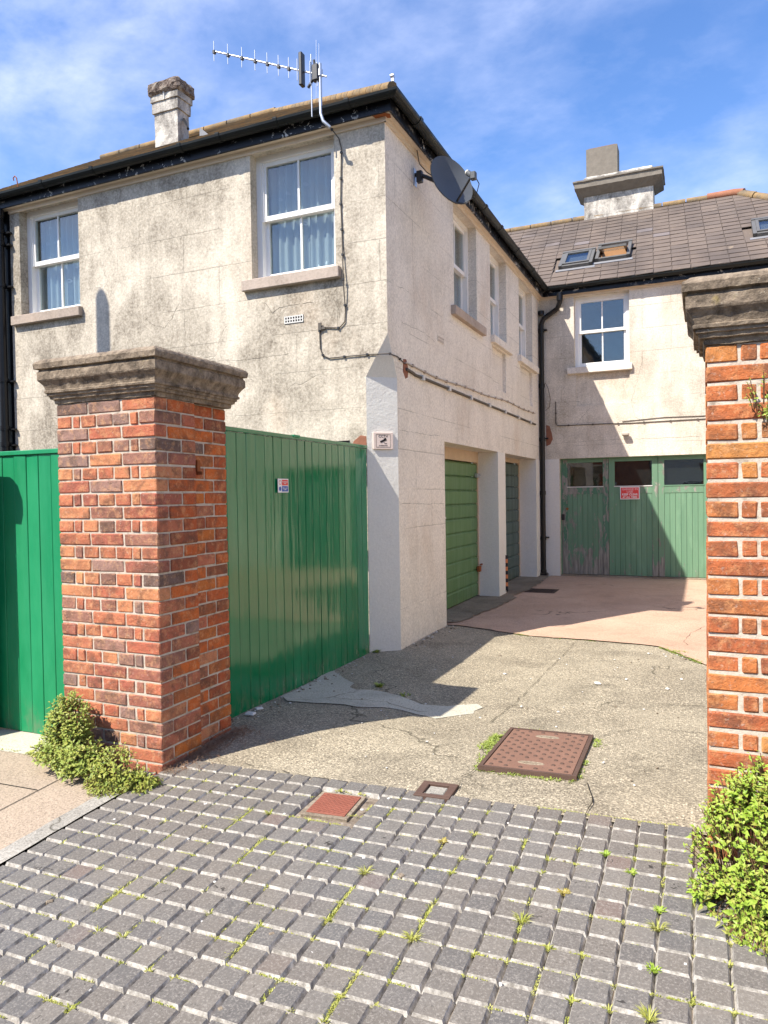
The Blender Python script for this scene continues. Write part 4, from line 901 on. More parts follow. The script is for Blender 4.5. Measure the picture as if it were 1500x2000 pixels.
# chimneys
m = MB(); m.box(-6.44, -6.07, 7.4, 7.62, 5.6, 6.52); m.box(-6.46, -6.05, 7.38, 7.64, 6.52, 6.66); m.box(-6.475, -6.035, 7.365, 7.655, 6.66, 6.74)
ch = hb(m, 'chimney', 'chim'); roughen(ch, .006, 9, .12)
m = MB(); m.box(-6.51, -6.0, 7.33, 7.69, 6.74, 6.90, b=.03); o = m.build('chimney_cap', 'chimtop', ch); roughen(o, .018, 14, .06)
m = MB(); m.tube([(-6.25, 7.37, 6.66), (-6.25, 7.36, 6.75)], .012, 6); m.build('chimney_stub', 'stonewhite', ch)
m = MB(); m.box(-2.31, -.90, 16.2, 16.75, 6.6, 8.0); ch = hb(m, 'chimney', 'chim'); roughen(ch, .008, 7, .2)
m = MB(); vs = []
for (ox, z) in ((.0, 7.98), (.16, 8.12), (.16, 8.22), (.19, 8.24), (.19, 8.27), (.0, 8.30)):
    for x, y in ((-2.33-ox, 16.18-ox), (-.88+ox, 16.18-ox), (-.88+ox, 16.77+ox), (-2.33-ox, 16.77+ox)): vs.append((x, y, z))
fs = [(i*4+k, i*4+(k+1) % 4, (i+1)*4+(k+1) % 4, (i+1)*4+k) for i in range(5) for k in range(4)]+[(0, 1, 2, 3), (20, 21, 22, 23)]
o = MB().add(vs, fs).build('chimney_cornice', 'chimgrey', ch); roughen(o, .008, 9, .15)
o = MB().box(-2.32, -.9, 16.22, 16.74, 8.3, 8.42, b=.03).build('chimney_flaunching', 'chim', ch); roughen(o, .012, 8, .12)
o = MB().box(-2.27, -1.62, 16.28, 16.68, 8.42, 9.03).build('chimney_pot', 'chimgrey', ch)
MB().box(-2.22, -1.66, 16.30, 16.66, 9.032, 9.045).build('pot_rim', 'ridgered', ch)
m = MB(); m.tube([(-6.05, 7.5, 6.42), (-5.75, 7.2, 6.10)], .018, 6); hb(m, 'roof_stay', 'black')
m = MB(); m.add([(-5.6, 7.25, 6.10), (-5.25, 7.05, 5.80), (-5.6, 7.25, 5.78), (-5.6, 7.23, 6.10), (-5.25, 7.03, 5.80), (-5.6, 7.23, 5.78)], [(0, 1, 2), (3, 4, 5), (0, 1, 4, 3), (1, 2, 5, 4), (2, 0, 3, 5)]); hb(m, 'lead_gusset', 'lead')
m = MB(); m.box(-2.645, -2.62, 6.28, 6.30, 5.3, 5.47); m.tube([(-2.65, 6.29, 5.49), (-2.62, 6.29, 5.49)], .022, 10); hb(m, 'hip_iron', 'steel')
m = MB(); m.tube([(-7.62, 6.3, 5.38), (-7.63, 6.29, 5.50), (-7.66, 6.29, 5.53), (-7.69, 6.29, 5.51), (-7.68, 6.29, 5.48)], .007, 6); hb(m, 'iron_curl', 'rust')
# garage doors -------------------------------------------------------------
def sectional(y0, y1, x, zb, zt, n, mat, name):
    L = y1-y0; m = MB(); m.box(0, .05, 0, .08, 0, 2.2-zb); m.box(L-.05, L, 0, .08, 0, 2.2-zb); m.box(.05, L-.05, 0, .08, zt-zb+.01, 2.2-zb)
    root = m.build('garage_door', 'oldwood', house); root.location = Vector((x, y0, zb))-HL; root.rotation_euler = (0, 0, PI/2)
    MB().box(.01, L-.01, .10, .12, 0, 2.2-zb).build('backing', 'dark', root)  # dark sheet added to stop daylight leaking between the slats
    H = (zt-zb)/n
    for i in range(n):
        b = MB(); w = L/2-.052; cz = 0
        b.add([(-w, 0, 0), (w, 0, 0), (w, -.006, .012), (-w, -.006, .012), (w, -.010, H-.03), (-w, -.010, H-.03), (w, .014, H-.004), (-w, .014, H-.004), (-w, .03, H-.004), (w, .03, H-.004), (w, .03, 0), (-w, .03, 0)], [(0, 1, 2, 3), (3, 2, 4, 5), (5, 4, 6, 7), (7, 6, 9, 8), (0, 11, 10, 1), (8, 9, 10, 11)])
        s_ = b.build('slat', mat, root); s_.location = (L/2, .02, H*i)
    return root, L
d1, L1 = sectional(8.06, 10.48, XW-.30, .035, 2.02, 10, 'garG', 'g')
d1['label'] = 'mid green up and over garage door'
m = MB(); m.tube([(.62, .01, 1.22), (.62, -.05, 1.22)], .018, 8); m.box(.60, .72, -.065, -.05, 1.205, 1.235, b=.006); m.build('handle', 'steel', d1)
m = MB(); m.box(L1-.16, L1-.04, -.03, .01, 1.77, 1.83); m.box(L1-.06, L1-.0, -.04, .0, 1.79, 1.81); m.build('latch', 'steel', d1)
m = MB(); m.box(L1-.12, L1-.03, -.04, .01, .36, .44, b=.006); m.tube([(L1-.05, -.03, .46), (L1+.03, -.05, .47)], .012, 6); m.build('bolt', 'rust', d1)
d2, L2 = sectional(10.90, 13.16, XW-.30, .035, 2.10, 10, 'garD', 'g'); d2['label'] = 'dark slate green up and over garage door'
# rear three-leaf timber doors
rd = MB(); rd.box(-2.42, -2.40, YR+.09, YR+.16, .03, 2.19); rd.box(-2.42, .14, YR+.09, YR+.16, 2.17, 2.2); rd = hb(rd, 'garage_door', 'garR', label='flaking sage green three leaf timber garage doors')
LW = .845
for k in range(3):
    x0 = -2.40+LW*k+.003; x1 = x0+LW-.006; yd = YR+.10; zb, zt = .04, 2.17; fm = ('garRb', 'garRw', 'garRw')[k]
    st_ = .10
    for a, b, mt in ((x0, x0+st_, ('garRb', 'garR', 'garRw')[k]), (x1-st_, x1, ('garRb', 'garRw', 'garR')[k])): MB().box(a, b, yd, yd+.05, zb, zt, b=.003).build('stile', mt, rd)
    for a, b, mt in ((zt-.055, zt, 'garR'), (1.53, 1.66, fm)): MB().box(x0+st_, x1-st_, yd+.001, yd+.05, a, b, b=.003).build('rail', mt, rd)
    MB().box(x0+st_, x1-st_, yd+.022, yd+.026, 1.66, zt-.055).build('pane', 'glass', rd)
    MB().box(x0+st_-.01, x1-st_+.01, yd-.008, yd, 1.655, 1.672).build('glazing_bar', 'stonewhite' if k < 2 else 'garR', rd)
    n = 7; bw = (x1-x0-2*st_)/n
    for i in range(n): MB().box(x0+st_+bw*i+.0015, x0+st_+bw*(i+1)-.0015, yd+.008, yd+.028, zb, 1.53, b=.003).build('board', ('garRw', 'garR', 'garR')[k], rd)
MB().box(-2.38, .12, YR+.165, YR+.17, .04, 2.17).build('backing', 'dark', rd)
MB().box(-2.405, -2.35, YR+.07, YR+.098, 1.05, 1.16, b=.004).build('lock', 'blackplastic', rd); MB().tube([(-2.30, YR+.10, 1.26), (-2.30, YR+.07, 1.26)], .022, 10).build('knob', 'rust', rd)
m = MB(); m.box(-2.42, .14, YR+.02, YR+.2, -.05, .035, b=.008); hb(m, 'door_threshold', 'thresh')
# air bricks
for (x, z, w, h) in ((-3.94, 3.345, .225, .075),):
    m = MB(); nx = 7; m.box(x, x+w, YF-.008, YF+.0, z, z+.012); m.box(x, x+w, YF-.008, YF, z+h-.012, z+h); m.box(x, x+w, YF-.008, YF, z+h/2-.005, z+h/2+.005)
    for i in range(nx+1): xx = x+(w-.012)*i/nx; m.box(xx, xx+.012, YF-.0085, YF, z, z+h)
    ab = hb(m, 'air_brick', 'stonewhite'); MB().box(x+.005, x+w-.005, YF-.003, YF-.001, z+.005, z+h-.005).build('air_brick_holes', 'dark', ab)
m = MB(); m.box(XW-.0, XW+.006, 7.86, 8.08, 3.33, 3.40)
for i in range(6): m.box(XW+.006, XW+.008, 7.875+i*.034, 7.89+i*.034, 3.335, 3.36, 1); m.box(XW+.006, XW+.008, 7.875+i*.034, 7.89+i*.034, 3.37, 3.393, 1)
hb(m, 'air_brick', ['wallB', 'sill'])
# bare patches
def blotch(name, mat, org, ud, vd, nd, pts, th):
    org, ud, vd, nd = map(Vector, (org, ud, vd, nd)); n = len(pts); top = [org+ud*a+vd*b+nd*th for a, b in pts]; bot = [org+ud*(a*1.08)+vd*(b*1.08) for a, b in pts]
    m = MB().add(top+bot, [tuple(range(n))]+[(i, (i+1) % n, n+(i+1) % n, n+i) for i in range(n)]); return hb(m, name, mat)
M['rustpaint'] = plain('red_oxide_patch', (.24, .10, .06), .8, .2, var=.35, sc=25)
blotch('rust_patch', 'rustpaint', (XW, 6.86, 2.86), (0, 1, 0), (0, 0, 1), (1, 0, 0), [(-.05, .08), (.03, .09), (.08, .0), (.06, -.08), (.0, -.10), (-.06, -.04)], .004)
blotch('bare_patch', 'rustpaint', (-2.62, YR, 2.62), (1, 0, 0), (0, 0, 1), (0, -1, 0), [(-.04, .2), (.02, .18), (.06, .05), (.075, -.05), (.03, -.14), (-.04, -.17)], .004)
blotch('bare_patch', 'rustpaint', (-3.09, YF, 2.08), (1, 0, 0), (0, 0, 1), (0, -1, 0), [(-.1, -.05), (-.07, .02), (.0, .07), (.06, .06), (.065, -.05)], .004)
blotch('rust_stain', 'rust', (-2.80, YF-.02, ZE-.004), (1, 0, 0), (0, 1, 0), (0, 0, -1), [(-.07, -.05), (-.02, -.075), (.05, -.06), (.085, -.01), (.07, .05), (.0, .02), (-.06, .01)], .003)
m = MB()
for k, (ax, pts_) in enumerate([('y', [(-.97, 4.01), (-.95, 3.88), (-1.01, 3.66), (-1.08, 3.39), (-1.15, 3.17), (-1.08, 2.89), (-.9, 2.79)]), ('y', [(-2.71, 2.46), (-2.35, 2.49), (-1.89, 2.5), (-1.44, 2.51), (-.58, 2.5), (-.03, 2.5)]), ('y', [(-1.87, 3.1), (-2.0, 2.95), (-2.11, 2.8)]), ('f', [(-4.17, 3.6), (-4.09, 3.48), (-4.0, 3.52), (-3.84, 3.53), (-3.6, 3.53)]), ('f', [(-5.78, 3.62), (-5.66, 3.52), (-5.51, 3.48), (-5.4, 3.58), (-5.29, 3.74)]), ('f', [(-3.37, 3.55), (-3.31, 3.44), (-3.3, 3.33)]), ('f', [(-4.9, 3.05), (-4.4, 3.02), (-3.9, 3.04)]), ('x', [(6.66, 3.65), (6.86, 3.67), (7.0, 3.67)]), ('x', [(6.78, 3.31), (7.44, 3.34), (7.77, 3.3)]), ('x', [(7.12, 4.91), (7.11, 4.35), (7.12, 3.76), (7.21, 3.29)]), ('x', [(6.7, 2.21), (7.4, 2.22), (7.9, 2.24)]), ('x', [(6.67, 1.47), (7.21, 1.46), (8.02, 1.45)])]):
    q = crack_strip(m, [(a, 0, b) for a, b in pts_], .003, 0, k+40, .05, .006)
    for a, b in zip(q, q[1:]):
        d = Vector((b.z-a.z, 0, a.x-b.x)).normalized()*random.uniform(.0005, .0016)
        f_ = {'y': lambda p: (p.x, YR-.0015, p.z), 'f': lambda p: (p.x, YF-.0015, p.z), 'x': lambda p: (XW+.0015, p.x, p.z)}[ax]
        m.quad(*[f_(p) for p in (a-d, a+d, b+d, b-d)])
hb(m, 'render_crack', 'crackdark', kind='stuff')
# ------------------------------------------------------------------ things fixed to the house
def rail(name, pts, r, mat, clips=None, clipmat=None, **k):
    root = empty(name, pts[0], **k); L = Vector(pts[0])
    MB().tube([Vector(p)-L for p in pts], r, 6).build('cable' if r < .009 else 'pipe', mat, root)
    if clips:
        m = MB(); P_ = [Vector(p)-L for p in pts]; tot = sum((P_[i+1]-P_[i]).length for i in range(len(P_)-1)); n = clips; acc = 0; tg = [tot*(j+.5)/n for j in range(n)]; i = 0
        for t in tg:
            while i < len(P_)-2 and acc+(P_[i+1]-P_[i]).length < t: acc += (P_[i+1]-P_[i]).length; i += 1
            q = P_[i].lerp(P_[i+1], (t-acc)/max(1e-6, (P_[i+1]-P_[i]).length)); s_ = r*1.7; m.box(q.x-s_, q.x+s_, q.y-s_, q.y+s_, q.z-s_, q.z+s_)
        m.build('clips', clipmat or mat, root, kind='stuff')
    return root
ya = YF-.012; xb = XW+.012
rail('aerial_cable', [(-3.36, 6.22, 5.15), (-3.31, 6.30, 5.17), (-3.27, ya, 5.10), (-3.245, ya, 5.0), (-3.262, ya, 4.5), (-3.25, ya, 4.04), (-3.232, ya-.03, 3.66), (-3.228, ya, 3.4), (-3.238, ya, 3.29), (-3.30, ya, 3.235), (-3.40, ya, 3.25), (-3.50, ya, 3.265), (-3.525, ya, 3.26), (-3.52, ya, 3.05), (-3.49, ya, 2.98), (-3.42, ya, 2.945), (-3.2, ya, 2.945), (-3.0, ya, 2.943), (-2.79, ya, 2.93), (-2.768, YF+.02, 2.935), (xb, 6.64, 2.938), (xb, 6.82, 2.90)], .006, 'cable', 15, 'blackplastic', label='thin black aerial cable clipped down the front wall beside the large window', cat='cable')
import math as _m
pts = [(xb, y, 2.905+.018*math.sin((y-6.8)/3.0*PI*1.0)*-1+.010*math.sin(y*3)+(y-6.8)*.016) for y in [6.85+i*.25 for i in range(26)]]
rail('wall_cable', pts, .009, 'cablew', 17, 'sill', label='upper wavy painted cable along the side wall above the garages', cat='cable')
rail('wall_conduit', [(xb+.004, 6.86, 2.85), (xb+.004, 7.05, 2.835)]+[(xb+.004, 7.1+i*.5, 2.825-.001*i) for i in range(13)], .016, 'cable', 7, 'stonewhite', label='lower straight dark conduit along the side wall above the garages', cat='pipe')
yr = YR-.01
rail('wall_cable', [(-2.48, yr, 3.26), (-2.478, yr, 2.86), (-2.45, yr, 2.81), (-1.6, yr, 2.80), (-1.17, yr, 2.79), (.6, yr, 2.80)], .008, 'cable', 8, label='thin cable running level across the rear wall under the window', cat='cable')
rail('wall_cable', [(-1.3, yr, 2.825), (-.6, yr, 2.86), (.0, yr, 2.85), (.6, yr, 2.86)], .006, 'cable', label='second thin cable above the level one on the rear wall right side', cat='cable')
rail('loop_cable', [(-2.66, YR-.06, 3.62), (-2.60, YR-.08, 3.5), (-2.56, YR-.1, 3.3), (-2.58, YR-.1, 3.15), (-2.66, YR-.06, 3.1)], .005, 'cable', label='small loose loop of cable beside the black downpipe', cat='cable')
jb = empty('junction_clip', (-3.515, YF-.015, 3.26), label='small cluster of cable clips on the front wall below the window', cat='cable clip')
MB().box(-.02, .02, -.012, .0, -.03, .05, b=.004).box(.02, .06, -.01, .005, -.02, .0).build('clip', 'cable', jb)
sg = empty('cctv_sign', (-2.9, 6.53, 2.1), math.atan2(.22, .24), label='small square pale CCTV sign on the splayed corner of the house', cat='sign')
MB().box(-.105, .105, -.018, -.002, -.085, .085, b=.004).build('plate', 'pink_plastic', sg)
m = MB()
for q in ((-.078, -.072, -.066, .066), (.072, .078, -.066, .066), (-.072, .072, .06, .066), (-.072, .072, -.066, -.06)): m.box(q[0], q[1], -.0195, -.0181, q[2], q[3])
m.build('border', 'sill', sg)
decal_text('lettering', 'CCTV', .036, 'pblack', sg, (0, -.0190, .042), RX, 1.05); decal_text('lettering', 'IN OPERATION', .013, 'pblack', sg, (0, -.0190, -.048), RX)
m = MB(); ca, sa = math.cos(.35), math.sin(.35)
def rb(m, cx, cz, w, h, a):
    ca, sa = math.cos(a), math.sin(a); q = [(-w, -h), (w, -h), (w, h), (-w, h)]; v = [(cx+x*ca-z*sa, -.0196, cz+x*sa+z*ca) for x, z in q]+[(cx+x*ca-z*sa, -.0181, cz+x*sa+z*ca) for x, z in q]
    m.add(v, [(0, 1, 2, 3), (0, 1, 5, 4), (1, 2, 6, 5), (2, 3, 7, 6), (3, 0, 4, 7)])
rb(m, -.005, -.003, .027, .0105, .42); rb(m, .022, .012, .012, .014, .42); rb(m, .012, -.022, .008, .002, -.9); rb(m, .028, -.028, .010, .0025, 0)
m.build('camera_symbol', 'pblack', sg)
ps = empty('parking_sign', (-1.355, YR+.085, 1.424), label='red and white notice on the middle leaf of the rear garage doors', cat='sign')
MB().box(0, .335, .0, .010, 0, .228).build('plate', 'pwhite', ps); MB().box(.014, .321, -.002, -.0005, .014, .214).build('red_panel', 'pred', ps)
decal_text('lettering', 'GARAGE IN', .055, 'pfaded', ps, (.168, -.003, .183), RX, .95, True); decal_text('lettering', 'USE', .055, 'pfaded', ps, (.168, -.003, .135), RX, 1.2, True); decal_text('lettering', 'KEEP CLEAR', .052, 'pwhite', ps, (.168, -.003, .087), RX, .95, True); decal_text('lettering', 'AT ALL TIMES', .045, 'pwhite', ps, (.168, -.003, .038), RX, .92, True)
ll = empty('bulkhead_light', (-1.235, YR-.01, 2.565), label='small white outside light on the rear wall above the garage doors', cat='light')
m = MB(); m.tube([(0, .01, 0), (0, -.02, 0)], .05, 12); m.build('base', 'stonewhite', ll); MB().box(-.07, .06, -.1, -.02, .0, .05, b=.012).build('hood', 'cablew', ll)
# satellite dish
sd = empty('satellite_dish', (XW, 7.2, 4.93), label='dark grey satellite dish on a bracket near the top corner of the side wall', cat='satellite dish')
M['dish'] = plain('dish_grey', (.075, .08, .085), .5, .4, var=.15)
m = MB(); m.box(0, .012, -.04, .04, -.09, .09); m.build('wall_plate', 'steel', sd); 
m = MB(); m.tube([(.01, 0, .03), (.06, .0, .02), (.12, .03, .0), (.30, .10, -.09)], .022, 8); m.box(.03, .09, -.03, .03, -.06, .06, b=.006); m.build('bracket_arm', 'blackplastic', sd)
n = 28; rings = 6; vs = [(0, 0, 0)]; fs = []
for r in range(1, rings+1):
    for k in range(n): a = 2*PI*k/n; q = r/rings; vs.append((math.cos(a)*.255*q, math.sin(a)*.30*q, .055*q*q))
for k in range(n): fs.append((0, 1+k, 1+(k+1) % n))
for r in range(rings-1):
    for k in range(n): fs.append((1+r*n+k, 1+(r+1)*n+k, 1+(r+1)*n+(k+1) % n, 1+r*n+(k+1) % n))
m = MB(); m.add(vs, fs, 0, True); m.add([(x, y, z-.012) for x, y, z in vs], [tuple(reversed(f)) for f in fs], 0, True)
b0 = 1+(rings-1)*n; m.add([vs[b0+k] for k in range(n)]+[(vs[b0+k][0], vs[b0+k][1], vs[b0+k][2]-.012) for k in range(n)], [(k, (k+1) % n, n+(k+1) % n, n+k) for k in range(n)])
dd = m.build('dish', 'dish', sd)
DN = Vector((.76, -.55, .34)).normalized(); q = DN.to_track_quat('Z', 'Y'); dd.rotation_mode = 'QUATERNION'; dd.rotation_quaternion = q; DC = Vector((.38, .02, -.12)); dd.location = DC
def dl(x, y, z): return DC+q @ Vector((x, y, z))
m = MB(); m.tube([dl(0, -.27, .02), dl(0, -.20, .34)], .012, 6); m.build('feed_arm', 'blackplastic', sd)
m = MB(); m.tube([dl(0, -.20, .34), dl(0, -.13, .30)], .028, 10); m.box(dl(0, -.22, .36).x-.03, dl(0, -.22, .36).x+.03, dl(0, -.22, .36).y-.03, dl(0, -.22, .36).y+.03, dl(0, -.22, .36).z-.04, dl(0, -.22, .36).z+.04, b=.01); m.build('receiver', 'dish', sd)
m = MB(); m.tube([dl(0, -.13, .30), dl(0, -.115, .29)], .026, 10); m.build('receiver_cap', 'stonewhite', sd)
m = MB(); m.tube([dl(.02, -.21, .36), dl(.08, -.27, .33), dl(.1, -.33, .22), dl(.03, -.33, .1), dl(-.02, -.24, .0)], .005, 6); m.tube([(.0, -.02, .35), (.04, -.03, .30), (.05, .02, .15), (.12, .05, .06), (.2, .1, .0)], .005, 6); m.build('lead', 'blackplastic', sd)
# tv aerial
ta = empty('tv_aerial', (-3.355, 6.2, 5.18), label='silver television aerial with many short rods on a bent mast at the front gutter', cat='aerial')
m = MB(); m.tube([(.09, .02, -.06), (.03, -.01, 0), (.0, 0, .08), (0, 0, .20), (0, 0, .56)], .016, 10); m.tube([(0, 0, .44), (0, 0, .50)], .026, 10); m.build('mast', 'steel', ta)
b0, b1 = Vector((-1.19, -.06, .955)), Vector((.07, .0, .42))
BD = (b0-b1).normalized()
m = MB(); m.tube([b0, b1], .0085, 6); m.build('boom', 'steel', ta)
m = MB()
for t in (.0, .13, .26, .38, .49, .59, .68, .755, .865, .925): c = b1.lerp(b0, 1-t); L = .098+.07*max(0, t-.7); m.tube([c+Vector((0, -.012, L)), c+Vector((0, -.012, -L*1.05))], .0042, 5)
m.build('rods', 'steel', ta)
m = MB()
for t in (.0, .13, .26, .38, .49, .59, .68): c = b1.lerp(b0, 1-t); m.box(c.x-.012, c.x+.012, c.y-.022, c.y+.008, c.z-.028, c.z+.004)
c = b1.lerp(b0, .205); m.box(c.x-.02, c.x+.02, c.y-.05, c.y+.02, c.z-.155, c.z+.165, b=.008)
c = b1.lerp(b0, .09); m.box(c.x-.035, c.x+.035, c.y-.03, c.y+.03, c.z-.07, c.z+.09, b=.01); m.tube([c, c+Vector((-.09, 0, -.11))], .014, 6); m.tube([c, c+Vector((-.02, 0, .14))], .012, 6)
m.build('fittings', 'blackplastic', ta, kind='stuff')
c = b1.lerp(b0, .13); m = MB(); m.tube([c+Vector((0, 0, .18)), c+Vector((0, 0, -.42))], .007, 5); m.tube([c+Vector((.06, 0, .30)), c+Vector((.05, 0, -.25))], .0025, 4); m.tube([c+Vector((.09, 0, .26)), c+Vector((.08, 0, -.3))], .0025, 4); m.build('reflector_rod', 'steel', ta)
# hazard strip on the garage pier
hz = empty('hazard_strip', (XW+.01, 10.93, .02), label='black and orange striped corner guard at the foot of the garage pier', cat='corner guard')
m = MB()
for i in range(9): z = .06*i; m.add([(0, 0, z), (.03, -.07, z+.05), (.03, -.07, z+.11), (0, 0, z+.06)], [(0, 1, 2, 3)], i % 2); m.add([(.03, -.07, z+.05), (-.02, -.09, z+.05), (-.02, -.09, z+.11), (.03, -.07, z+.11)], [(0, 1, 2, 3)], i % 2); m.add([(0, 0, z), (-.03, .04, z), (-.03, .04, z+.06), (0, 0, z+.06)], [(0, 1, 2, 3)], i % 2)
m.build('guard', ['pblack', 'porange'], hz)
# ------------------------------------------------------------------ plants
def leaf(m, p, d, nrm, L, W, mi=0, fold=.25):
    d = d.normalized(); s = d.cross(nrm); s = s.normalized() if s.length > 1e-4 else Vector((1, 0, 0)); n2 = s.cross(d)
    a = p+d*L*.45+n2*L*.10; t = p+d*L-n2*L*.06
    m.add([p, a+s*W/2+n2*W*fold*.5, t, a-s*W/2+n2*W*fold*.5, a-n2*W*.05], [(0, 1, 4), (1, 2, 4), (0, 4, 3), (4, 2, 3)], mi)
def shrub(name, base, prof, nshoot, leafL, mats, seed, label, loc, step=.012, spread=1.0, upb=.5, cat='plant'):
    """prof: list of (centre, radii) lobes; shoots run from near the wall foot to random points on the lobes"""
    rr = random.Random(seed); root = empty(name, loc, label=label, cat=cat); L0 = Vector(loc); m = MB(); st = MB()
    for i in range(nshoot):
        c, r = prof[rr.randrange(len(prof))] if len(prof) < 4 else prof[i % len(prof)]
        while True:
            u = Vector((rr.gauss(0, 1), rr.gauss(0, 1), rr.gauss(0, 1))).normalized()
            if u.y < .45 and u.z > -.35: break
        q = rr.uniform(.72, 1.08); tip = Vector((c[0]+u.x*r[0]*q, c[1]+u.y*r[1]*q, c[2]+u.z*r[2]*q)); tip.z = max(tip.z, g(tip.x, tip.y)+.012)
        b = Vector((c[0]+u.x*r[0]*.6, c[1]+.02, max(g(c[0], c[1]), c[2]-r[2]*.6+u.z*r[2]*.3)))
        midp = (b+tip)/2+Vector((0, -.01, .03)); n = 5; pts = [b.lerp(midp, t).lerp(midp.lerp(tip, t), t) for t in [k/n for k in range(n+1)]]
        pts = [p-L0 for p in pts]; st.tube(pts, .0018, 3, cap=False)
        d = (pts[-1]-pts[-3]).normalized()*.6+Vector((0, -.15, upb)); d.normalize(); Ls = rr.uniform(.05, .095)*spread; nl = int(Ls/step)
        a0 = rr.uniform(0, 6); side = d.cross(Vector((0, 0, 1))); side = side.normalized() if side.length > .05 else Vector((1, 0, 0)); bt = d.cross(side)
        for k in range(nl):
            p = pts[-1]-d*(k*step); a = a0+k*2.4; rad = side*math.cos(a)+bt*math.sin(a); f = min(1, .45+k*.13)
            dirn = rad*(.55+.5*f)+d*(.75-.4*f); leaf(m, p, dirn, d+rad*.2, leafL*f*rr.uniform(.5, 1.3), leafL*.5*f*rr.uniform(.75, 1.15), rr.randrange(len(mats)))
    st.build('stems', 'stem', root); m.build('foliage', mats, root); return root
shrub('shrub', None, [((-3.40, 3.07, .22), (.15, .13, .20)), ((-3.42, 3.07, .08), (.22, .17, .15)), ((-3.26, 3.02, .06), (.17, .15, .13))], 560, .047, ['leafL', 'leafL', 'leafY'], 3, 'taller olive green shrub at the foot of the tall brick pier', (-3.38, 3.1, -.02), upb=.25)
shrub('shrub', None, [((-2.98, 3.0, .06), (.16, .15, .13)), ((-2.84, 3.02, .0), (.13, .14, .07)), ((-2.98, 2.95, -.02), (.15, .13, .06))], 270, .043, ['leafY', 'leafY', 'leafL'], 5, 'lower yellow green shrub at the corner of the tall brick pier', (-2.97, 3.1, -.02), upb=.25)
shrub('shrub', None, [((.26, 3.0, .40), (.17, .14, .17)), ((.20, 2.95, .20), (.25, .18, .22)), ((.16, 2.85, .07), (.21, .2, .13)), ((.17, 3.05, .28), (.16, .12, .20)), ((.32, 2.80, .12), (.24, .22, .2)), ((.42, 3.0, .42), (.2, .16, .2)), ((.22, 2.72, .02), (.16, .14, .08))], 1350, .044, ['leafR', 'leafR', 'leafR', 'leafY'], 8, 'big bright green shrub at the foot of the right brick pier', (.25, 3.15, 0), step=.016, upb=.35)
shrub('wall_plant', None, [((.225, 3.17, 1.92), (.07, .05, .10)), ((.26, 3.17, 1.86), (.06, .05, .06))], 26, .024, ['leafL', 'leafR'], 12, 'small leafy plant rooted in the joints high on the right pier', (.24, 3.19, 1.87), upb=.1)
def tuft(m, X, Y, n, L, rr, w=.0022, flat=.5):
    z = g(X, Y)
    for i in range(n):
        a = rr.uniform(0, 2*PI); r0 = rr.uniform(0, .012); p = Vector((X+math.cos(a)*r0, Y+math.sin(a)*r0, z-.004)); l = L*rr.uniform(.5, 1.2)
        d = Vector((math.cos(a)*flat*rr.uniform(.4, 1.3), math.sin(a)*flat*rr.uniform(.4, 1.3), 1)).normalized(); s = Vector((-math.sin(a), math.cos(a), 0))*w; t = p+d*l*.6; e = t+Vector((d.x*1.5, d.y*1.5, d.z*.3)).normalized()*l*.4
        m.add([p-s, p+s, t+s*.8, t-s*.8, e], [(0, 1, 2, 3), (3, 2, 4)])
rr = random.Random(21)
clump_spots = [(-.10, 2.42, 'r'), (-.30, 3.0, 'r'), (-.13, 2.78, 'l'), (-.42, 3.08, 'r'), (-.06, 2.96, 'l'), (-1.30, 2.63, 'g'), (-.62, 2.56, 'g'), (-.48, 2.75, 'm'), (-1.05, 2.95, 'm'), (-.93, 2.28, 'g'), (-.17, 2.62, 'g'), (-.12, 2.20, 'g')]
labs = {'g': 'grass tuft', 'l': 'leafy weed', 'r': 'leafy weed', 'm': 'moss clump'}
def snap(x, y):
    j = round((x+2.855)/PX)*PX-2.855; k = 3.395-round((3.395-y)/PY)*PY; return j, k
wd = ['at the crossing of joints nearest the right shrub', 'two paver rows below the concrete edge', 'dark leaved, two rows above the grass by the shrub', 'yellowish, left of the leafy weed by the edge', 'broad leaved, beside the edge of the right shrub', 'mid crossing, below the small red cover', 'left of centre right, pale tips', 'orange brown mossy, in a joint', 'orange moss below the rusty box', 'star shaped, at the centre front', 'long bladed in a joint right of centre', 'bright, lowest right joint']
for i, (x, y, kd) in enumerate(clump_spots):
    X, Y = snap(x, y); m = MB(); tuft(m, 0+X, Y, 60 if kd != 'm' else 90, .045 if kd in 'g' else .024, rr, .0016 if kd == 'g' else .0035, 1.1)
    o = m.build({'g': 'grass_tuft', 'l': 'weed', 'r': 'weed', 'm': 'moss_clump'}[kd], {'g': 'grass', 'l': 'leafR', 'r': 'leafR', 'm': 'moss'}[kd], label='small '+labs[kd]+' '+wd[i], cat='weed', group='weeds in the paver joints')
# thin growth along the joints: nobody could count it
m = MB()
def jointrun(x0, x1, y, dens, L, alongY=False):
    n = int(abs(x1-x0)*dens)
    for i in range(n):
        t = rr.random(); a = x0+(x1-x0)*t
        X, Y = (y+rr.gauss(0, .004), a) if alongY else (a, y+rr.gauss(0, .005)); tuft(m, X, Y, rr.randrange(3, 8), L*rr.uniform(.5, 1.2), rr, .0018, 1.3)
jy = lambda k: 3.395-PY*k
jx = lambda k: -2.855+PX*k
for a, b, k in ((-1.15, .12, 10), (-.5, .15, 7), (-.45, -.1, 3), (-.25, .0, 5), (-.7, -.45, 9), (-1.5, -1.2, 7), (-1.9, -1.55, 4), (-1.75, -1.45, 6), (-2.3, -2.1, 2), (-.75, -.1, 0)): jointrun(a, b, jy(k), 260, .011)
for k in range(1, 20):
    for _ in range(12):
        a = rr.uniform(-2.8, .2); jointrun(a, a+rr.uniform(.03, .11), jy(k), 230, .010)
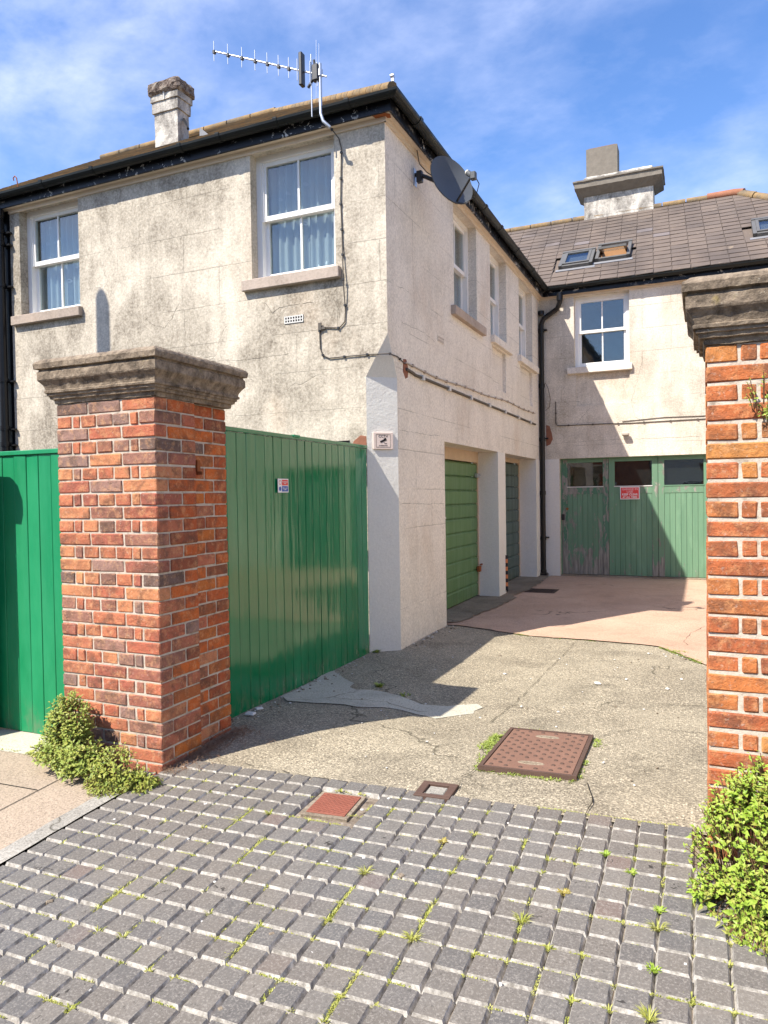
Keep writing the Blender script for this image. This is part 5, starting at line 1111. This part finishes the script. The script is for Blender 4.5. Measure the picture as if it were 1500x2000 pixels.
for k in range(1, 28):
    for _ in range(2):
        a = rr.uniform(1.5, 3.3); jointrun(a, a+rr.uniform(.03, .10), jx(k), 240, .012, True)
for _ in range(70):
    X_, Y_ = jx(rr.randrange(1, 27))+rr.gauss(0, .006), jy(rr.randrange(1, 18))+rr.gauss(0, .006); tuft(m, X_, Y_, rr.randrange(12, 45), rr.uniform(.012, .030), rr, .002, 1.4)
for a, b, k in ((2.28, 2.5, 14), (2.0, 2.2, 12), (2.5, 2.75, 9), (2.75, 3.0, 7), (2.05, 2.3, 6), (2.35, 2.55, 17), (1.85, 2.1, 16)): jointrun(a, b, jx(k), 330, .020, True)
m.build('joint_weeds', 'grass', label='thin yellow green weeds growing along the paver joints', cat='weeds', kind='stuff')
m = MB()
def ring_w(pts, dens, L):
    for (x0, y0), (x1, y1) in zip(pts, pts[1:]):
        for i in range(int(math.dist((x0, y0), (x1, y1))*dens)): t = rr.random(); tuft(m, x0+(x1-x0)*t+rr.gauss(0, .012), y0+(y1-y0)*t+rr.gauss(0, .01), 6, L*rr.uniform(.5, 1.3), rr, .003, 1.3)
ring_w([(-1.14, 4.58), (-1.16, 4.1), (-1.13, 3.75), (-.9, 3.74), (-.62, 3.74), (-.6, 4.1)], 90, .02); ring_w([(-1.19, 4.42), (-1.2, 4.1)], 260, .03); ring_w([(-.6, 4.58), (-.58, 4.4)], 150, .02); ring_w([(-1.1, 4.6), (-.95, 4.6)], 150, .02)
m.build('cover_weeds', 'leafL', label='low green weeds round the rim of the large manhole cover', cat='weeds', kind='stuff')
m = MB(); ring_w([(-3.02, 8.09), (-2.6, 8.11)], 25, .02); ring_w([(-1.95, 7.99), (-1.78, 7.93)], 260, .03); ring_w([(-1.5, 7.86), (-.9, 7.73)], 60, .015); ring_w([(-.38, 7.6), (-.15, 7.25), (0, 7.0)], 230, .028); ring_w([(-2.75, 13.4), (-2.45, 13.5)], 200, .03); ring_w([(-2.68, 9.2), (-2.6, 10)], 30, .02)
m.build('slab_edge_weeds', 'leafL', label='green weeds along the seam between grey and pink concrete', cat='weeds', kind='stuff')
m = MB(); ring_w([(-3.9, 3.19), (-3.6, 3.16)], 330, .03); ring_w([(-4.3, 3.19), (-3.9, 3.19)], 60, .02); m.build('gate_weeds', 'leafY', label='low weeds along the foot of the small green gate', cat='weeds', kind='stuff')
for X, Y, n, L, lb in ((-2.96, 6.47, 70, .05, 'green weed at the foot of the house corner by the open gate'), (-2.43, 5.34, 70, .045, 'small green weed growing in the shaded concrete before the open gate'), (-2.16, 5.22, 30, .03, 'tiny weed right of the one in the shaded concrete'), (-.2, 7.4, 60, .04, 'weed by the broken edge of the pink slab')):
    m = MB()
    for i in range(5): tuft(m, X+rr.gauss(0, .025), Y+rr.gauss(0, .02), n//4, L, rr, .005, 1.1)
    m.build('weed', 'leafL', label=lb, cat='weed')
m = MB()
for i in range(900):
    t = rr.random(); X, Y = (-2.83+rr.expovariate(22), 3.2+.75*t); Z = g(X, Y); a = rr.uniform(0, 2*PI); l = rr.uniform(.03, .10)
    p = Vector((X, Y, Z)); d = Vector((math.cos(a), math.sin(a), rr.uniform(.1, 1.1))).normalized(); m.tube([p, p+d*l*.6, p+d*l*.85+Vector((0, 0, -.3*l))], .0009, 3, cap=False)
m.build('dry_grass', 'drygrass', label='tangle of dry brown grass along the side of the tall brick pier', cat='dry grass', kind='stuff')
m = MB()
for i in range(300):
    k = rr.random()
    if k < .25: X, Y = -3.0+rr.expovariate(14), rr.uniform(4.0, 6.3)
    elif k < .45: X, Y = XW+.01+rr.expovariate(20), rr.uniform(6.7, 8.2)
    elif k < .7: X, Y = rr.uniform(-2.8, .2), rr.uniform(1.6, 3.4)
    elif k < .8: X, Y = -.15+rr.gauss(0, .08), 7.3+rr.gauss(0, .1)
    else: X, Y = rr.uniform(-2.6, -.1), rr.uniform(3.6, 7.5)
    s_ = rr.uniform(.003, .009)*(1.6 if rr.random() < .1 else 1); v, f = chunk(s_, s_*rr.uniform(.6, 1), s_*.5, s_*.25); a = rr.uniform(0, PI)
    m.add([(X+x*math.cos(a)-y*math.sin(a), Y+x*math.sin(a)+y*math.cos(a), g(X, Y)+z+s_*.5) for x, y, z in v], f, rr.randrange(2))
m.build('grit', ['stonewhite', 'thresh'], label='scattered small stones and crumbs of render on the concrete', cat='grit', kind='stuff')
for X, Y, s_, lb in ((-2.93, 4.22, .028, 'white pebble by the foot of the open gate, nearer the pier'), (-2.95, 4.36, .022, 'second white pebble by the foot of the open gate'), (-.78, 5.98, .022, 'scrap of white litter on the sunlit concrete')):
    o = MB().box(-s_*1.3, s_*1.3, -s_, s_, 0, s_*.7, b=s_*.3).build('pebble', 'stonewhite', None, on_ground(X, Y), rr.uniform(0, 3), label=lb, cat='stone'); roughen(o, .004, 30, .02)
# ------------------------------------------------------------------ out-of-frame neighbours (they cast the shadows, bounce and reflections the photo shows)
tp = empty('telegraph_pole', (-7.74, 4.30, 0), label='plain wooden pole past the left edge whose shadow falls on the front wall', cat='pole')
M['polewood'] = plain('pole_wood', (.20, .14, .09), .9, .1)
MB().tube([(0, 0, -.2), (0, 0, 3), (0, 0, 6.9), (0, 0, 7.0)], [.11, .10, .09, .05], 12).build('shaft', 'polewood', tp)
nb = empty('neighbour_house', (3.7, 5, 0), label='cream rendered neighbouring house past the right edge of the yard', cat='house')
M['nbwall'] = plain('neighbour_render', (.78, .70, .58), .9, .1, var=.05, sc=2)
m = MB(); wall_grid(m, (0, 0, 0), (0, 1, 0), (1, 0, 0), -2, 9, -.3, 5.6, [(-1, .2, 3.4, 4.7, .1), (1.6, 2.8, 3.4, 4.7, .1), (4.2, 5.4, 3.4, 4.7, .1), (6.6, 7.8, 3.4, 4.7, .1)]); wall_grid(m, (0, -2, 0), (1, 0, 0), (0, 1, 0), 0, 6, -.3, 5.6, [(2, 3.2, 3.4, 4.7, .1)]); m.build('wall', 'nbwall', nb)
m = MB(); m.add([(-.2, -2.2, 5.6), (6.2, -2.2, 5.6), (6.2, 9, 5.6), (-.2, 9, 5.6), (3, -2, 8), (3, 9, 8)], [(0, 1, 4), (0, 4, 5, 3), (1, 2, 5, 4)]); m.build('roof', 'slate', nb)
m = MB()
for y in (-1, 1.6, 4.2, 6.6): m.box(.05, .09, y, y+1.2, 3.4, 4.7)
m.build('window', 'glass', nb)
for i, (x0, x1) in enumerate(((-16, -9.2), (-9.1, -2.4), (-2.3, 4.4), (4.5, 11))):
    t = empty('terraced_house', (x0, -11, -.1), label='terraced house across the street behind the camera, %s from the left' % ('first', 'second', 'third', 'fourth')[i], cat='house', group='terraced houses across the street')
    w = x1-x0; m = MB(); m.box(0, w, -7, 0, -.3, 5.9+.3*(i % 2)); m.build('wall', ('nbwall', 'brickB')[i % 2], t)
    h = 5.9+.3*(i % 2); MB().add([(-.05, .2, h), (w+.05, .2, h), (w+.05, -7.2, h), (-.05, -7.2, h), (-.05, -3.5, h+2.3), (w+.05, -3.5, h+2.3)], [(0, 1, 5, 4), (2, 3, 4, 5), (0, 4, 3), (1, 2, 5)]).build('roof', 'slate', t)
    MB().box(w-.6, w-.1, -4, -3, h, h+3.1).box(w-.5, w-.3, -3.9, -3.7, h+3.1, h+3.5).box(w-.5, w-.3, -3.4, -3.2, h+3.1, h+3.5).build('chimney', 'brickA', t)
    for x in (w*.2, w*.6):
        for z in (.8, 3.5): f = MB().box(x, x+1.1, .0, .04, z, z+1.4).build('window', 'upvc', t); MB().box(x+.07, x+1.03, .041, .05, z+.07, z+1.33).build('pane', 'dark', t)
